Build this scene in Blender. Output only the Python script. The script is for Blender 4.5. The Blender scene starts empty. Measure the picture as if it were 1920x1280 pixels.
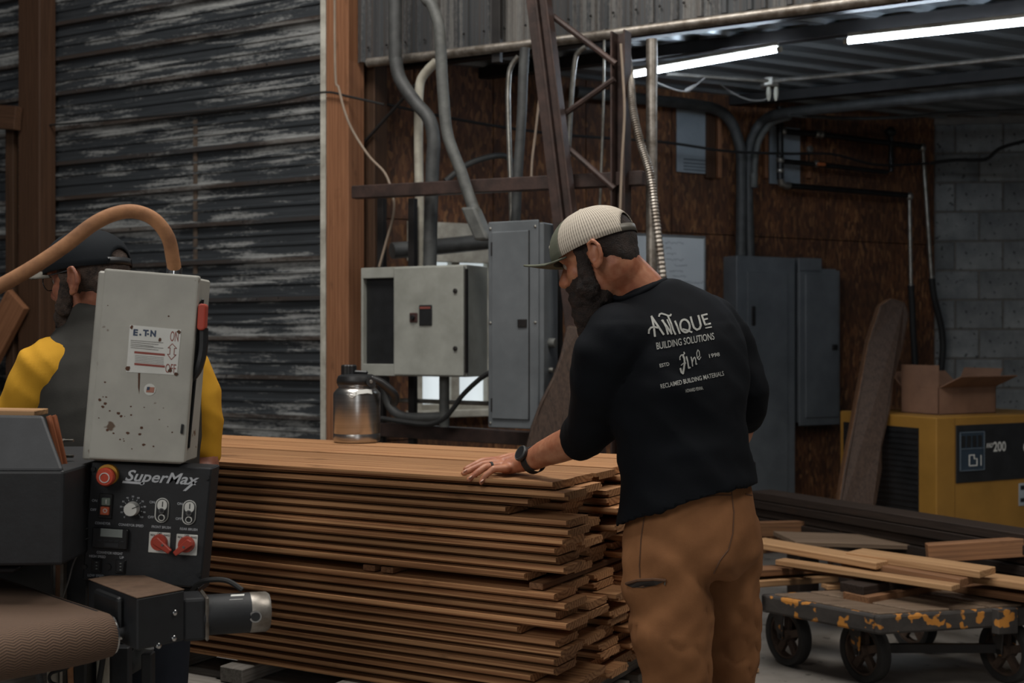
import bpy, bmesh, math, random
from mathutils import Vector, Matrix, noise
from mathutils.bvhtree import BVHTree

# ------------------------------------------------------------------ camera, world, light, exposure
F, CX, CY, H = 2300.0, 960.0, 640.0, 1.36
sc = bpy.context.scene
COL = sc.collection
cam_d = bpy.data.cameras.new('camera')
cam_d.sensor_width = 36.0
cam_d.lens = 36.0 * F / 1920.0
cam_d.dof.use_dof = True
cam_d.dof.focus_distance = 3.0
cam_d.dof.aperture_fstop = 4.5
cam = bpy.data.objects.new('camera', cam_d)
COL.objects.link(cam)
cam.location = (0, 0, H)
cam.rotation_euler = (math.pi / 2, 0, 0)
sc.camera = cam

world = bpy.data.worlds.new('world')
sc.world = world
world.use_nodes = True
wb = world.node_tree.nodes['Background']
wb.inputs[0].default_value = (0.70, 0.76, 0.84, 1)
wb.inputs[1].default_value = 0.05

def area(name, loc, target, sx, sy, power, col):
    d = bpy.data.lights.new(name, 'AREA')
    d.shape = 'RECTANGLE'; d.size = sx; d.size_y = sy
    d.energy = power; d.color = col
    o = bpy.data.objects.new(name, d)
    COL.objects.link(o)
    o.location = loc
    v = Vector(target) - Vector(loc)
    o.rotation_euler = v.to_track_quat('-Z', 'Y').to_euler()
    return o
# the big open door of the hall behind the camera and its roof light, then two added lamps
area('door_daylight', (-3.2, -2.2, 4.4), (0.0, 4.0, 1.0), 3.2, 2.6, 140, (1.0, 0.97, 0.93))
area('roof_light', (-1.0, 3.4, 5.6), (-0.3, 4.0, 0.9), 3.0, 1.6, 200, (1.0, 0.97, 0.92))
area('cart_fill_light', (2.6, 2.4, 5.0), (1.6, 4.9, 0.4), 1.8, 1.4, 95, (1.0, 0.95, 0.88))  # added lamp, brightens the cart boards from above
area('jug_fill_strip', (0.9, -4.2, 2.2), (0.0, 4.0, 1.2), 0.5, 3.4, 30, (0.95, 0.98, 1.0))  # added narrow lamp for upright highlights on the steel jug

vs = sc.view_settings
vs.view_transform = 'Standard'
vs.look = 'None'
vs.exposure = 0.0
vs.gamma = 1.0
vs.use_curve_mapping = False
rng = random.Random(7)

# ------------------------------------------------------------------ helpers
def W(px, py, D):
    return Vector(((px - CX) * D / F, D, H - (py - CY) * D / F))

def rp(px, py, n, c):
    """point where the sight line meets the upright plane n.p = c"""
    k = (px - CX) / F
    Y = c / (n[0] * k + n[1])
    return W(px, py, Y)

def lin(c):
    if isinstance(c, str):
        c = tuple(int(c[i:i + 2], 16) / 255 for i in (0, 2, 4))
    return tuple(((x / 12.92) if x <= 0.04045 else ((x + 0.055) / 1.055) ** 2.4) for x in c) + (1,)

class NT:
    def __init__(s, m):
        m.use_nodes = True
        s.t = m.node_tree
        s.b = s.t.nodes['Principled BSDF']
    def n(s, typ, **kw):
        nd = s.t.nodes.new(typ)
        for k, v in kw.items():
            if k.startswith('i_'):
                nd.inputs[k[2:].replace('_', ' ')].default_value = v
            else:
                setattr(nd, k, v)
        return nd
    def l(s, a, b):
        s.t.links.new(a, b)
    def coord(s, scale=(1, 1, 1), out='Object', loc=(0, 0, 0)):
        tc = s.n('ShaderNodeTexCoord')
        mp = s.n('ShaderNodeMapping')
        mp.inputs['Scale'].default_value = scale
        mp.inputs['Location'].default_value = loc
        s.l(tc.outputs[out], mp.inputs['Vector'])
        return mp.outputs['Vector']
    def noise(s, vec, scale=5, detail=4, rough=.55, dist=0):
        nd = s.n('ShaderNodeTexNoise')
        nd.inputs['Scale'].default_value = scale
        nd.inputs['Detail'].default_value = detail
        nd.inputs['Roughness'].default_value = rough
        nd.inputs['Distortion'].default_value = dist
        s.l(vec, nd.inputs['Vector'])
        return nd.outputs['Fac']
    def ramp(s, fac, stops, interp='LINEAR'):
        r = s.n('ShaderNodeValToRGB')
        cr = r.color_ramp
        cr.interpolation = interp
        while len(cr.elements) < len(stops):
            cr.elements.new(0.5)
        for e, (p, c) in zip(cr.elements, stops):
            e.position = p
            e.color = c if len(c) == 4 else lin(c)
        s.l(fac, r.inputs['Fac'])
        return r.outputs['Color']
    def mix(s, fac, a, b, blend='MIX'):
        m = s.n('ShaderNodeMix', data_type='RGBA', blend_type=blend)
        for sock, v in ((m.inputs['Factor'], fac), (m.inputs[6], a), (m.inputs[7], b)):
            if hasattr(v, 'links'):
                s.l(v, sock)
            else:
                sock.default_value = v
        return m.outputs[2]
    def math(s, op, a, b=0.0, c=None):
        m = s.n('ShaderNodeMath', operation=op)
        for i, v in enumerate((a, b, c)):
            if v is None:
                continue
            if hasattr(v, 'links'):
                s.l(v, m.inputs[i])
            else:
                m.inputs[i].default_value = v
        return m.outputs[0]
    def bump(s, h, strength=.3, dist=.01):
        b = s.n('ShaderNodeBump')
        b.inputs['Strength'].default_value = strength
        b.inputs['Distance'].default_value = dist
        s.l(h, b.inputs['Height'])
        s.l(b.outputs['Normal'], s.b.inputs['Normal'])

MATS = {}
BW0, BW1 = (0, 0, 0, 1), (1, 1, 1, 1)
def mat(name, col, col2=None, rough=.6, metal=0.0, scale=6, stretch=(1, 1, 1), bump=.12, lo=.35, hi=.65, dist=.004,
        speck=None, speck_scale=60, speck_lo=.64, rnd=0.0):
    if name in MATS:
        return MATS[name]
    m = bpy.data.materials.new(name)
    t = NT(m)
    if col2 is None:
        base = lin(col)
        c2 = tuple(min(1, x * .72) for x in base[:3]) + (1,)
    else:
        base, c2 = lin(col), lin(col2)
    v = t.coord(stretch)
    nz = t.noise(v, scale, 6, .6)
    c = t.ramp(nz, [(lo, c2), (hi, base)])
    if speck:
        s1 = t.noise(v, speck_scale, 2, .5)
        f = t.ramp(s1, [(speck_lo, BW0), (speck_lo + .03, BW1)])
        c = t.mix(f, c, lin(speck))
    if rnd:
        oi = t.n('ShaderNodeObjectInfo')
        k = t.math('MULTIPLY_ADD', oi.outputs['Random'], rnd * 2, 1 - rnd)
        hs = t.n('ShaderNodeHueSaturation')
        t.l(k, hs.inputs['Value']); t.l(c, hs.inputs['Color'])
        c = hs.outputs['Color']
    t.l(c, t.b.inputs['Base Color'])
    t.b.inputs['Roughness'].default_value = rough
    t.b.inputs['Metallic'].default_value = metal
    if bump:
        t.bump(t.noise(v, scale * 5, 5, .6), bump, dist)
    MATS[name] = m
    return m

def glow(name, col, s):
    m = bpy.data.materials.new(name)
    t = NT(m)
    t.b.inputs['Base Color'].default_value = lin(col)
    t.b.inputs['Emission Color'].default_value = lin(col)
    t.b.inputs['Emission Strength'].default_value = s
    MATS[name] = m
    return m

def wood(name, light, dark, ring=90, rough=.62, rnd=.22, streak=.5):
    """sawn board: growth rings round an axis along local x, so faces show streaks and the ends show arcs"""
    m = bpy.data.materials.new(name)
    t = NT(m)
    tc = t.n('ShaderNodeTexCoord')
    oi = t.n('ShaderNodeObjectInfo')
    off = t.n('ShaderNodeCombineXYZ')
    r = oi.outputs['Random']
    t.l(t.math('MULTIPLY', r, 37.0), off.inputs[0])
    t.l(t.math('MULTIPLY_ADD', t.math('FRACT', t.math('MULTIPLY', r, 13.7)), .14, -.02), off.inputs[1])
    t.l(t.math('MULTIPLY_ADD', t.math('FRACT', t.math('MULTIPLY', r, 7.3)), -.16, .05), off.inputs[2])
    ad = t.n('ShaderNodeVectorMath', operation='ADD')
    t.l(tc.outputs['Object'], ad.inputs[0]); t.l(off.outputs[0], ad.inputs[1])
    mp = t.n('ShaderNodeMapping')
    mp.inputs['Scale'].default_value = (.05, 1, 1)
    t.l(ad.outputs[0], mp.inputs['Vector'])
    big = t.noise(mp.outputs['Vector'], 9, 3, .5)
    sep = t.n('ShaderNodeSeparateXYZ')
    t.l(mp.outputs['Vector'], sep.inputs[0])
    rad = t.math('SQRT', t.math('ADD', t.math('POWER', sep.outputs[1], 2), t.math('POWER', sep.outputs[2], 2)))
    ph = t.math('ADD', t.math('MULTIPLY', rad, ring * 6.28), t.math('MULTIPLY', big, 22))
    sn = t.math('MULTIPLY_ADD', t.math('SINE', ph), .5, .5)
    c = t.ramp(sn, [(.25, light), (.95, dark)])
    mp2 = t.n('ShaderNodeMapping')
    mp2.inputs['Scale'].default_value = (1.2, 60, 60)
    t.l(ad.outputs[0], mp2.inputs['Vector'])
    fine = t.noise(mp2.outputs['Vector'], 3, 4, .6)
    c = t.mix(streak, c, t.ramp(fine, [(.3, dark), (.62, light)]))
    mp3 = t.n('ShaderNodeMapping')
    mp3.inputs['Scale'].default_value = (2.2, 5, 5)
    t.l(ad.outputs[0], mp3.inputs['Vector'])
    st = t.noise(mp3.outputs['Vector'], 2.4, 4, .6)
    c = t.mix(t.ramp(st, [(.62, BW0), (.75, (.55, .55, .55, 1))]), c, lin('3a281c'))
    hs = t.n('ShaderNodeHueSaturation')
    t.l(t.math('MULTIPLY_ADD', t.math('FRACT', t.math('MULTIPLY', r, 91.7)), rnd * 2, 1 - rnd), hs.inputs['Value'])
    t.l(c, hs.inputs['Color'])
    t.l(hs.outputs['Color'], t.b.inputs['Base Color'])
    t.b.inputs['Roughness'].default_value = rough
    t.b.inputs['Specular IOR Level'].default_value = .18
    t.bump(fine, .25, .002)
    MATS[name] = m
    return m

ORG = {}
def _finish(o, parent, label, cat, group, kind, loc):
    if parent is not None:
        o.parent = parent
        ORG[o] = ORG[parent]
    else:
        o.location = loc
        ORG[o] = Vector(loc)
    if label: o['label'] = label
    if cat: o['category'] = cat
    if group: o['group'] = group
    if kind: o['kind'] = kind
    return o

def empty(name, loc, label=None, cat=None, group=None, kind=None):
    o = bpy.data.objects.new(name, None)
    o.empty_display_size = .05
    COL.objects.link(o)
    return _finish(o, None, label, cat, group, kind, Vector(loc))

def mk(name, geo, m, parent=None, label=None, cat=None, group=None, kind=None, smooth=False, bev=0.0, seg=1, uv=None):
    """one mesh object from world-space (verts, faces)"""
    vs_, fs = geo
    if parent is not None:
        o0 = ORG[parent]
    else:
        xs = [v[0] for v in vs_]; ys = [v[1] for v in vs_]; zs = [v[2] for v in vs_]
        o0 = Vector(((min(xs) + max(xs)) / 2, (min(ys) + max(ys)) / 2, min(zs)))
    me = bpy.data.meshes.new(name)
    me.from_pydata([tuple(Vector(v) - o0) for v in vs_], [], fs)
    bm = bmesh.new(); bm.from_mesh(me)
    bmesh.ops.recalc_face_normals(bm, faces=bm.faces)
    if bev > 0:
        es = [e for e in bm.edges if len(e.link_faces) == 2 and e.calc_face_angle(0) > .6]
        bmesh.ops.bevel(bm, geom=es, offset=bev, segments=seg, affect='EDGES', profile=.5, clamp_overlap=True)
    bm.to_mesh(me); bm.free()
    if smooth:
        for p in me.polygons: p.use_smooth = True
        if smooth == 'auto':
            me.set_sharp_from_angle(angle=.7)
    if m is not None:
        me.materials.append(m)
    if uv:
        ul = me.uv_layers.new(name='uv')
        co = [v.co + o0 for v in me.vertices]
        for lp in me.loops:
            ul.data[lp.index].uv = uv(co[lp.vertex_index])
    me.update()
    o = bpy.data.objects.new(name, me)
    COL.objects.link(o)
    return _finish(o, parent, label, cat, group, kind, o0)

def join(*geos):
    V, Fs = [], []
    for v, f in geos:
        k = len(V)
        V += list(v); Fs += [tuple(i + k for i in q) for q in f]
    return V, Fs

def hexa(b, t):
    """b, t: four bottom and four top corners, in order"""
    return list(b) + list(t), [(3, 2, 1, 0), (4, 5, 6, 7), (0, 1, 5, 4), (1, 2, 6, 5), (2, 3, 7, 6), (3, 0, 4, 7)]

def boxf(c, ax, ay, az, sx, sy, sz):
    c, ax, ay, az = Vector(c), Vector(ax).normalized(), Vector(ay).normalized(), Vector(az).normalized()
    def p(i, j, k): return c + ax * (i * sx / 2) + ay * (j * sy / 2) + az * (k * sz / 2)
    return hexa([p(-1, -1, -1), p(1, -1, -1), p(1, 1, -1), p(-1, 1, -1)], [p(-1, -1, 1), p(1, -1, 1), p(1, 1, 1), p(-1, 1, 1)])

def prism(poly, ext):
    """closed polygon (world points) pushed along ext"""
    n = len(poly)
    ext = Vector(ext)
    V = [Vector(p) for p in poly] + [Vector(p) + ext for p in poly]
    return V, [tuple(range(n)), tuple(range(2 * n - 1, n - 1, -1))] + [(i, (i + 1) % n, (i + 1) % n + n, i + n) for i in range(n)]

def prism_px(pts, D, depth):
    return prism([W(x, y, D) for x, y in pts], (0, depth, 0))

def rrect(cx, cy, w, h, r, rot=0.0, seg=4):
    out = []
    for (sx, sy, a0) in ((1, 1, 0), (-1, 1, 90), (-1, -1, 180), (1, -1, 270)):
        for i in range(seg + 1):
            a = math.radians(a0 + 90 * i / seg)
            out.append((sx * (w / 2 - r) + r * math.cos(a), sy * (h / 2 - r) + r * math.sin(a)))
    c, s = math.cos(rot), math.sin(rot)
    return [(cx + x * c - y * s, cy + x * s + y * c) for x, y in out]

def circ(cx, cy, r, n=20):
    return [(cx + r * math.cos(2 * math.pi * i / n), cy + r * math.sin(2 * math.pi * i / n)) for i in range(n)]

def cat_rom(pts, k=6):
    P = [Vector(p) for p in pts]
    if len(P) < 3: return P
    out = []
    for i in range(len(P) - 1):
        p0, p1, p2, p3 = P[max(i - 1, 0)], P[i], P[i + 1], P[min(i + 2, len(P) - 1)]
        for j in range(k):
            t = j / k
            out.append(.5 * ((2 * p1) + (p2 - p0) * t + (2 * p0 - 5 * p1 + 4 * p2 - p3) * t * t + (3 * p1 - p0 - 3 * p2 + p3) * t ** 3))
    out.append(P[-1])
    return out

def tube(pts, r, n=10, cap=True, flat=1.0, up=None):
    """tube along points, r a number or one per point; flat squeezes the second axis"""
    P = [Vector(p) for p in pts]
    R = [r] * len(P) if not hasattr(r, '__len__') else list(r)
    T = []
    for i in range(len(P)):
        d = P[min(i + 1, len(P) - 1)] - P[max(i - 1, 0)]
        T.append(d.normalized() if d.length > 1e-9 else Vector((0, 0, 1)))
    u = Vector(up) if up is not None else (Vector((0, 0, 1)) if abs(T[0].z) < .9 else Vector((1, 0, 0)))
    u = (u - T[0] * u.dot(T[0])).normalized()
    V, Fs = [], []
    for i in range(len(P)):
        u = (u - T[i] * u.dot(T[i]))
        u = u.normalized() if u.length > 1e-6 else T[i].orthogonal().normalized()
        w = T[i].cross(u)
        for j in range(n):
            a = 2 * math.pi * j / n
            V.append(P[i] + (u * math.cos(a) * flat + w * math.sin(a)) * R[i])
    for i in range(len(P) - 1):
        for j in range(n):
            Fs.append((i * n + j, i * n + (j + 1) % n, (i + 1) * n + (j + 1) % n, (i + 1) * n + j))
    if cap:
        Fs.append(tuple(range(n - 1, -1, -1)))
        Fs.append(tuple(range((len(P) - 1) * n, len(P) * n)))
    return V, Fs

def stube(pts, r, n=10, k=6, cap=True):
    P = cat_rom(pts, k)
    if hasattr(r, '__len__'):
        R = []
        m = len(P) - 1
        for i in range(len(P)):
            t = i / m * (len(r) - 1)
            a = min(int(t), len(r) - 2)
            R.append(r[a] + (r[a + 1] - r[a]) * (t - a))
        r = R
    return tube(P, r, n, cap)

def lathe(prof, c, axis=(0, 0, 1), n=28, cap=True):
    """prof: list of (radius, height)"""
    c = Vector(c); ax = Vector(axis).normalized()
    u = ax.orthogonal().normalized(); w = ax.cross(u)
    V, Fs = [], []
    for r, h in prof:
        for j in range(n):
            a = 2 * math.pi * j / n
            V.append(c + ax * h + (u * math.cos(a) + w * math.sin(a)) * r)
    for i in range(len(prof) - 1):
        for j in range(n):
            Fs.append((i * n + j, i * n + (j + 1) % n, (i + 1) * n + (j + 1) % n, (i + 1) * n + j))
    if cap:
        Fs.append(tuple(range(n - 1, -1, -1)))
        Fs.append(tuple(range((len(prof) - 1) * n, len(prof) * n)))
    return V, Fs

def ellipsoid(c, ax, ay, az, rx, ry, rz, nu=20, nv=12):
    c, ax, ay, az = Vector(c), Vector(ax), Vector(ay), Vector(az)
    V, Fs = [], []
    V.append(c - az * rz)
    for i in range(1, nv):
        t = -math.pi / 2 + math.pi * i / nv
        for j in range(nu):
            a = 2 * math.pi * j / nu
            V.append(c + ax * rx * math.cos(t) * math.cos(a) + ay * ry * math.cos(t) * math.sin(a) + az * rz * math.sin(t))
    V.append(c + az * rz)
    top = len(V) - 1
    for j in range(nu):
        Fs.append((0, 1 + (j + 1) % nu, 1 + j))
        Fs.append((top, 1 + (nv - 2) * nu + j, 1 + (nv - 2) * nu + (j + 1) % nu))
    for i in range(nv - 2):
        for j in range(nu):
            a, b = 1 + i * nu + j, 1 + i * nu + (j + 1) % nu
            Fs.append((a, b, b + nu, a + nu))
    return V, Fs

def rings(rs, n=24):
    """closed loft through elliptic rings (centre, axis_u, axis_v, ru, rv)"""
    V, Fs = [], []
    for c, u, v, ru, rv in rs:
        c, u, v = Vector(c), Vector(u).normalized(), Vector(v).normalized()
        for j in range(n):
            a = 2 * math.pi * j / n
            V.append(c + u * ru * math.cos(a) + v * rv * math.sin(a))
    for i in range(len(rs) - 1):
        for j in range(n):
            Fs.append((i * n + j, i * n + (j + 1) % n, (i + 1) * n + (j + 1) % n, (i + 1) * n + j))
    Fs.append(tuple(range(n - 1, -1, -1)))
    Fs.append(tuple(range((len(rs) - 1) * n, len(rs) * n)))
    return V, Fs

def capsule(pts, r, n=12):
    """tube with rounded ends for fusing bodies"""
    P = [Vector(p) for p in pts]
    R = [r] * len(P) if not hasattr(r, '__len__') else list(r)
    d0 = (P[0] - P[1]).normalized(); d1 = (P[-1] - P[-2]).normalized()
    a, b = [], []
    for t in (1.0, .85, .5):
        a.append((P[0] + d0 * R[0] * t, R[0] * math.sqrt(max(0.0004, 1 - t * t))))
        b.append((P[-1] + d1 * R[-1] * t, R[-1] * math.sqrt(max(0.0004, 1 - t * t))))
    seq = a + list(zip(P, R)) + b[::-1]
    return tube([s[0] for s in seq], [s[1] for s in seq], n)

def fuse(geo, voxel, smooth=6, fac=.5):
    """union of overlapping closed shapes as one continuous surface; returns a mesh in world coordinates"""
    me = bpy.data.meshes.new('tmp')
    me.from_pydata([tuple(v) for v in geo[0]], [], geo[1])
    o = bpy.data.objects.new('tmp', me)
    COL.objects.link(o)
    bm = bmesh.new(); bm.from_mesh(me); bmesh.ops.recalc_face_normals(bm, faces=bm.faces); bm.to_mesh(me); bm.free()
    r = o.modifiers.new('r', 'REMESH'); r.mode = 'VOXEL'; r.voxel_size = voxel; r.use_smooth_shade = True
    if smooth:
        s = o.modifiers.new('s', 'SMOOTH'); s.factor = fac; s.iterations = smooth
    dg = bpy.context.evaluated_depsgraph_get()
    out = bpy.data.meshes.new_from_object(o.evaluated_get(dg))
    bpy.data.objects.remove(o)
    return out

def put_mesh(name, me, m, parent, disp=None, **kw):
    """mesh in world coordinates under parent; disp(co, no) -> shift along the normal"""
    if disp:
        nos = [v.normal.copy() for v in me.vertices]
        for v, n in zip(me.vertices, nos):
            v.co = v.co + n * disp(v.co, n)
    o0 = ORG[parent]
    for v in me.vertices: v.co -= o0
    for p in me.polygons: p.use_smooth = True
    me.materials.clear()
    me.materials.append(m)
    me.name = name
    o = bpy.data.objects.new(name, me)
    COL.objects.link(o)
    return _finish(o, parent, kw.get('label'), None, None, None, o0)

_TC = {}
def text2d(s, bold=0.0, shear=0.0, space=1.0):
    """flat text outline as (points, faces, width); height of a capital is about 0.7"""
    key = (s, bold, shear, space)
    if key in _TC: return _TC[key]
    cu = bpy.data.curves.new('t', 'FONT')
    cu.body = s; cu.size = 1; cu.offset = bold; cu.shear = shear; cu.space_character = space
    cu.resolution_u = 3
    o = bpy.data.objects.new('t', cu)
    COL.objects.link(o)
    dg = bpy.context.evaluated_depsgraph_get()
    me = bpy.data.meshes.new_from_object(o.evaluated_get(dg))
    P = [(v.co.x, v.co.y) for v in me.vertices]
    Fs = [tuple(p.vertices) for p in me.polygons]
    bpy.data.objects.remove(o); bpy.data.meshes.remove(me)
    w = max((p[0] for p in P), default=0)
    _TC[key] = (P, Fs, w)
    return _TC[key]

def text_on(s, o, u, v, height, bold=0.0, shear=0.0, align='l', width=None, space=1.0):
    """text with its left baseline end at o, along u, up v; height = capital height in metres"""
    P, Fs, w = text2d(s, bold, shear, space)
    k = height / .7
    kx = k if width is None else width / w
    sh = {'l': 0, 'c': -w / 2, 'r': -w}[align]
    o, u, v = Vector(o), Vector(u), Vector(v)
    return [o + u * ((x + sh) * kx) + v * (y * k) for x, y in P], Fs

def ribbon(pts, w):
    """flat stroke with round joints, in 2d"""
    V, Fs = [], []
    for (x0, y0), (x1, y1) in zip(pts, pts[1:]):
        L = math.hypot(x1 - x0, y1 - y0) or 1
        nx, ny = -(y1 - y0) / L * w / 2, (x1 - x0) / L * w / 2
        k = len(V)
        V += [(x0 + nx, y0 + ny), (x0 - nx, y0 - ny), (x1 - nx, y1 - ny), (x1 + nx, y1 + ny)]
        Fs.append((k, k + 1, k + 2, k + 3))
    for (x, y) in pts[1:-1]:
        k = len(V)
        V += circ(x, y, w / 2 * .98, 10)
        Fs.append(tuple(range(k, k + 10)))
    return V, Fs

UP = Vector((0, 0, 1))
A = Vector((-.875, .484, 0)).normalized()      # along the metal wall and the plank stack, going left and away
B = Vector((A.y, -A.x, 0))                      # across them, going away and right
A_N, A_C = (-B.x, -B.y), -5.1625                # plane of the metal wall
T_O = Vector((.891, .454, 0)).normalized()      # along the chipboard wall, going right and away
N_O = Vector((T_O.y, -T_O.x, 0))                # out of it, towards the camera
O_C = -6.272
def WA(px, py, off=0.0): return rp(px, py, A_N, A_C + off)
def WO(px, py, off=0.0): return rp(px, py, N_O, O_C + off)

# ------------------------------------------------------------------ materials of the place
def metal_wall(name, base, peel, rust, su, sv, thr, band=None):
    """weathered sheet metal: u runs along the ribs"""
    m = bpy.data.materials.new(name)
    t = NT(m)
    v = t.coord((su, sv, 1), 'UV')
    n1 = t.noise(v, 1.0, 8, .62, .4)
    n2 = t.noise(t.coord((su * .45, sv * .20, 1), 'UV', (3.1, 1.7, 0)), 1.0, 3, .5)
    n3 = t.noise(t.coord((34, 80, 1), 'UV'), 1.0, 3, .7)
    s = t.math('ADD', t.math('MULTIPLY', n1, .50), t.math('ADD', t.math('MULTIPLY', n2, .50), t.math('MULTIPLY', n3, .20)))
    f = t.ramp(s, [(thr, BW0), (thr + .045, (.45, .45, .45, 1)), (thr + .16, BW1)])
    tone = t.ramp(t.noise(t.coord((su * .8, sv * 1.3, 1), 'UV', (9, 2, 0)), 1.4, 5, .6), [(.3, base), (.7, tuple(min(1, x * 1.9) for x in lin(base)[:3]) + (1,))])
    c = t.mix(f, tone, lin(peel))
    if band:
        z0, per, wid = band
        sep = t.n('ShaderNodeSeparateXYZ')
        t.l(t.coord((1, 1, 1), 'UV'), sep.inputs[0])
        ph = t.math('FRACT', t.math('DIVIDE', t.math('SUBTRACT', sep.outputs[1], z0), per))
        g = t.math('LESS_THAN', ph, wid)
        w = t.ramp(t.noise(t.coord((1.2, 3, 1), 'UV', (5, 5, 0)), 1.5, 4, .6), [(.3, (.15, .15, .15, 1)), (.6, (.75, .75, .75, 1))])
        c = t.mix(t.math('MULTIPLY', g, w), c, lin(rust))  # warm light on each rib face, painted in as a patchy brown band
    else:
        w = t.ramp(t.noise(t.coord((su * .5, sv * 2, 1), 'UV', (5, 5, 0)), 1.5, 5, .6), [(.45, BW0), (.7, (.8, .8, .8, 1))])
        c = t.mix(w, c, lin(rust))
    t.l(c, t.b.inputs['Base Color'])
    t.b.inputs['Roughness'].default_value = .55
    t.b.inputs['Metallic'].default_value = .15
    t.bump(s, .25, .004)
    MATS[name] = m
    return m

M_wall = metal_wall('peeling_metal', '26292c', '9c9d9b', '3e3128', 2.6, 32, .605, (1.362, .21, .13))  # brown bands here stand in for warm-lit rib faces
M_fascia = metal_wall('fascia_metal', '2f3133', '716f6b', '3f342c', .55, 26, .60)
M_roof = metal_wall('roof_metal', '73787b', '94979a', '5a5856', .5, 8, .66)
M_roof.node_tree.nodes['Principled BSDF'].inputs['Metallic'].default_value = .6
M_roof.node_tree.nodes['Principled BSDF'].inputs['Roughness'].default_value = .28
M_conc = mat('floor_concrete', '8d8780', '6a655f', rough=.75, scale=2.2, bump=.2, speck='4d4944', speck_scale=11, speck_lo=.66)
M_block = mat('concrete_block', '7f8180', '5e6162', rough=.9, scale=5, bump=.7, dist=.006, rnd=.18, speck='3a3c3c', speck_scale=30)
M_mortar = mat('mortar', '6e6963', rough=.95, scale=20, bump=.5)
M_post = wood('orange_timber', '8a6045', '66432e', ring=50, rnd=.05, streak=.7)
M_post2 = wood('brown_timber', '4b3527', '34241a', ring=50, rnd=.1, streak=.7)
M_dpost = wood('dark_timber', '4a3628', '2c2019', ring=50, rnd=.1, streak=.8)
M_white = mat('white_trim', 'b9b6ab', '8d897e', rough=.6, scale=9)
M_steel = mat('rust_primer_steel', '42302a', '2c201c', rough=.6, metal=.2, scale=14, bump=.25)
M_dsteel = mat('dark_steel', '2a2726', '1d1b1b', rough=.5, metal=.4, scale=10)
M_galv = mat('galvanised', '9d9b95', '77736b', rough=.38, metal=.85, scale=18, bump=.06)
M_grime = mat('grimy_galvanised', '98928a', '6a6157', rough=.42, metal=.7, scale=22, bump=.1)
M_pvc = mat('grey_conduit', '585956', '434442', rough=.6, scale=16, bump=.05)
M_dpvc = mat('dark_conduit', '424342', '2f3030', rough=.6, scale=16, bump=.05)
M_wpipe = mat('white_pipe', 'b0ab9c', '8b867a', rough=.5, scale=8, bump=.05)
M_blk = mat('black_paint', '1c1d1f', '131415', rough=.45, scale=14, bump=.08)
M_rub = mat('black_rubber', '151515', '0e0e0e', rough=.7, scale=20, bump=.1)
M_cable = mat('tan_cable', '8a7a6a', rough=.6)
M_gcable = mat('grey_cable', '6d6a66', rough=.6)
M_enc = mat('enclosure_grey', '92938c', '7e7f78', rough=.5, scale=7, bump=.04)
M_pan = mat('panel_grey', '626669', '53575a', rough=.48, scale=5, bump=.05)
M_day = glow('daylight_pane', 'dfe9ee', .62)
M_tube = glow('led_tube', 'dfeeff', 42.0)

def osb_mat():
    m = bpy.data.materials.new('chipboard')
    t = NT(m)
    v = t.coord((1, 1, 1), 'UV')
    # strands: voronoi cells, stretched upright, with a shift of tone for each
    vo = t.n('ShaderNodeTexVoronoi', feature='F1')
    mp = t.coord((48, 15, 1), 'UV')
    dn = t.n('ShaderNodeTexNoise'); dn.inputs['Scale'].default_value = 9
    t.l(v, dn.inputs['Vector'])
    mx = t.mix(.35, mp, dn.outputs['Color'], 'ADD')
    t.l(mx, vo.inputs['Vector']); vo.inputs['Scale'].default_value = 1.5
    sep = t.n('ShaderNodeSeparateColor'); t.l(vo.outputs['Color'], sep.inputs[0])
    c = t.ramp(sep.outputs[0], [(0, '452a1b'), (.45, '623c22'), (.8, '774c2c'), (1, '986c44')])
    big = t.noise(v, 2.0, 3, .5)
    c = t.mix(t.ramp(big, [(.3, (.75, .75, .75, 1)), (.7, BW0)]), c, lin('332014'), 'MIX')
    t.l(c, t.b.inputs['Base Color'])
    t.b.inputs['Roughness'].default_value = .7
    t.bump(vo.outputs['Distance'], .3, .004)
    MATS['chipboard'] = m
    return m
M_osb = osb_mat()

# ------------------------------------------------------------------ floor
mk('floor', ([(-7, -5, 0), (7, -5, 0), (7, 12, 0), (-7, 12, 0), (-7, -5, -.1), (7, -5, -.1), (7, 12, -.1), (-7, 12, -.1)],
             [(0, 1, 2, 3), (7, 6, 5, 4), (0, 4, 5, 1), (1, 5, 6, 2), (2, 6, 7, 3), (3, 7, 4, 0)]), M_conc, kind='structure')

# ------------------------------------------------------------------ ribbed sheets
def ribbed(o, dl, L, da, wd, dn, per, prof, phase=0.0, cuts=1):
    """sheet of ribs along dl, stepping across da; prof: (fraction of a period, height along dn)"""
    o, dl, da, dn = Vector(o), Vector(dl), Vector(da), Vector(dn)
    ts = []
    k0 = math.floor((0 - phase) / per) - 1
    k = k0
    while phase + k * per < wd + per:
        for fr, h in prof:
            ts.append((phase + (k + fr) * per, h))
        k += 1
    def at(x):
        for (a, ha), (b, hb) in zip(ts, ts[1:]):
            if a <= x <= b:
                return ha + (hb - ha) * ((x - a) / (b - a) if b > a else 0)
        return 0
    cr = [(0.0, at(0))] + [(a, h) for a, h in ts if 1e-4 < a < wd - 1e-4] + [(wd, at(wd))]
    V, Fs = [], []
    th = dn * -.0015
    n = len(cr)
    for e in range(cuts + 1):
        for a, h in cr: V.append(o + dl * (L * e / cuts) + da * a + dn * h)
    m0 = len(V)
    for e in range(cuts + 1):
        for a, h in cr: V.append(o + dl * (L * e / cuts) + da * a + dn * h + th)
    for e in range(cuts):
        for i in range(n - 1):
            a = e * n + i
            Fs.append((a, a + 1, a + 1 + n, a + n))
            Fs.append((m0 + a, m0 + a + n, m0 + a + 1 + n, m0 + a + 1))
    return V, Fs

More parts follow.
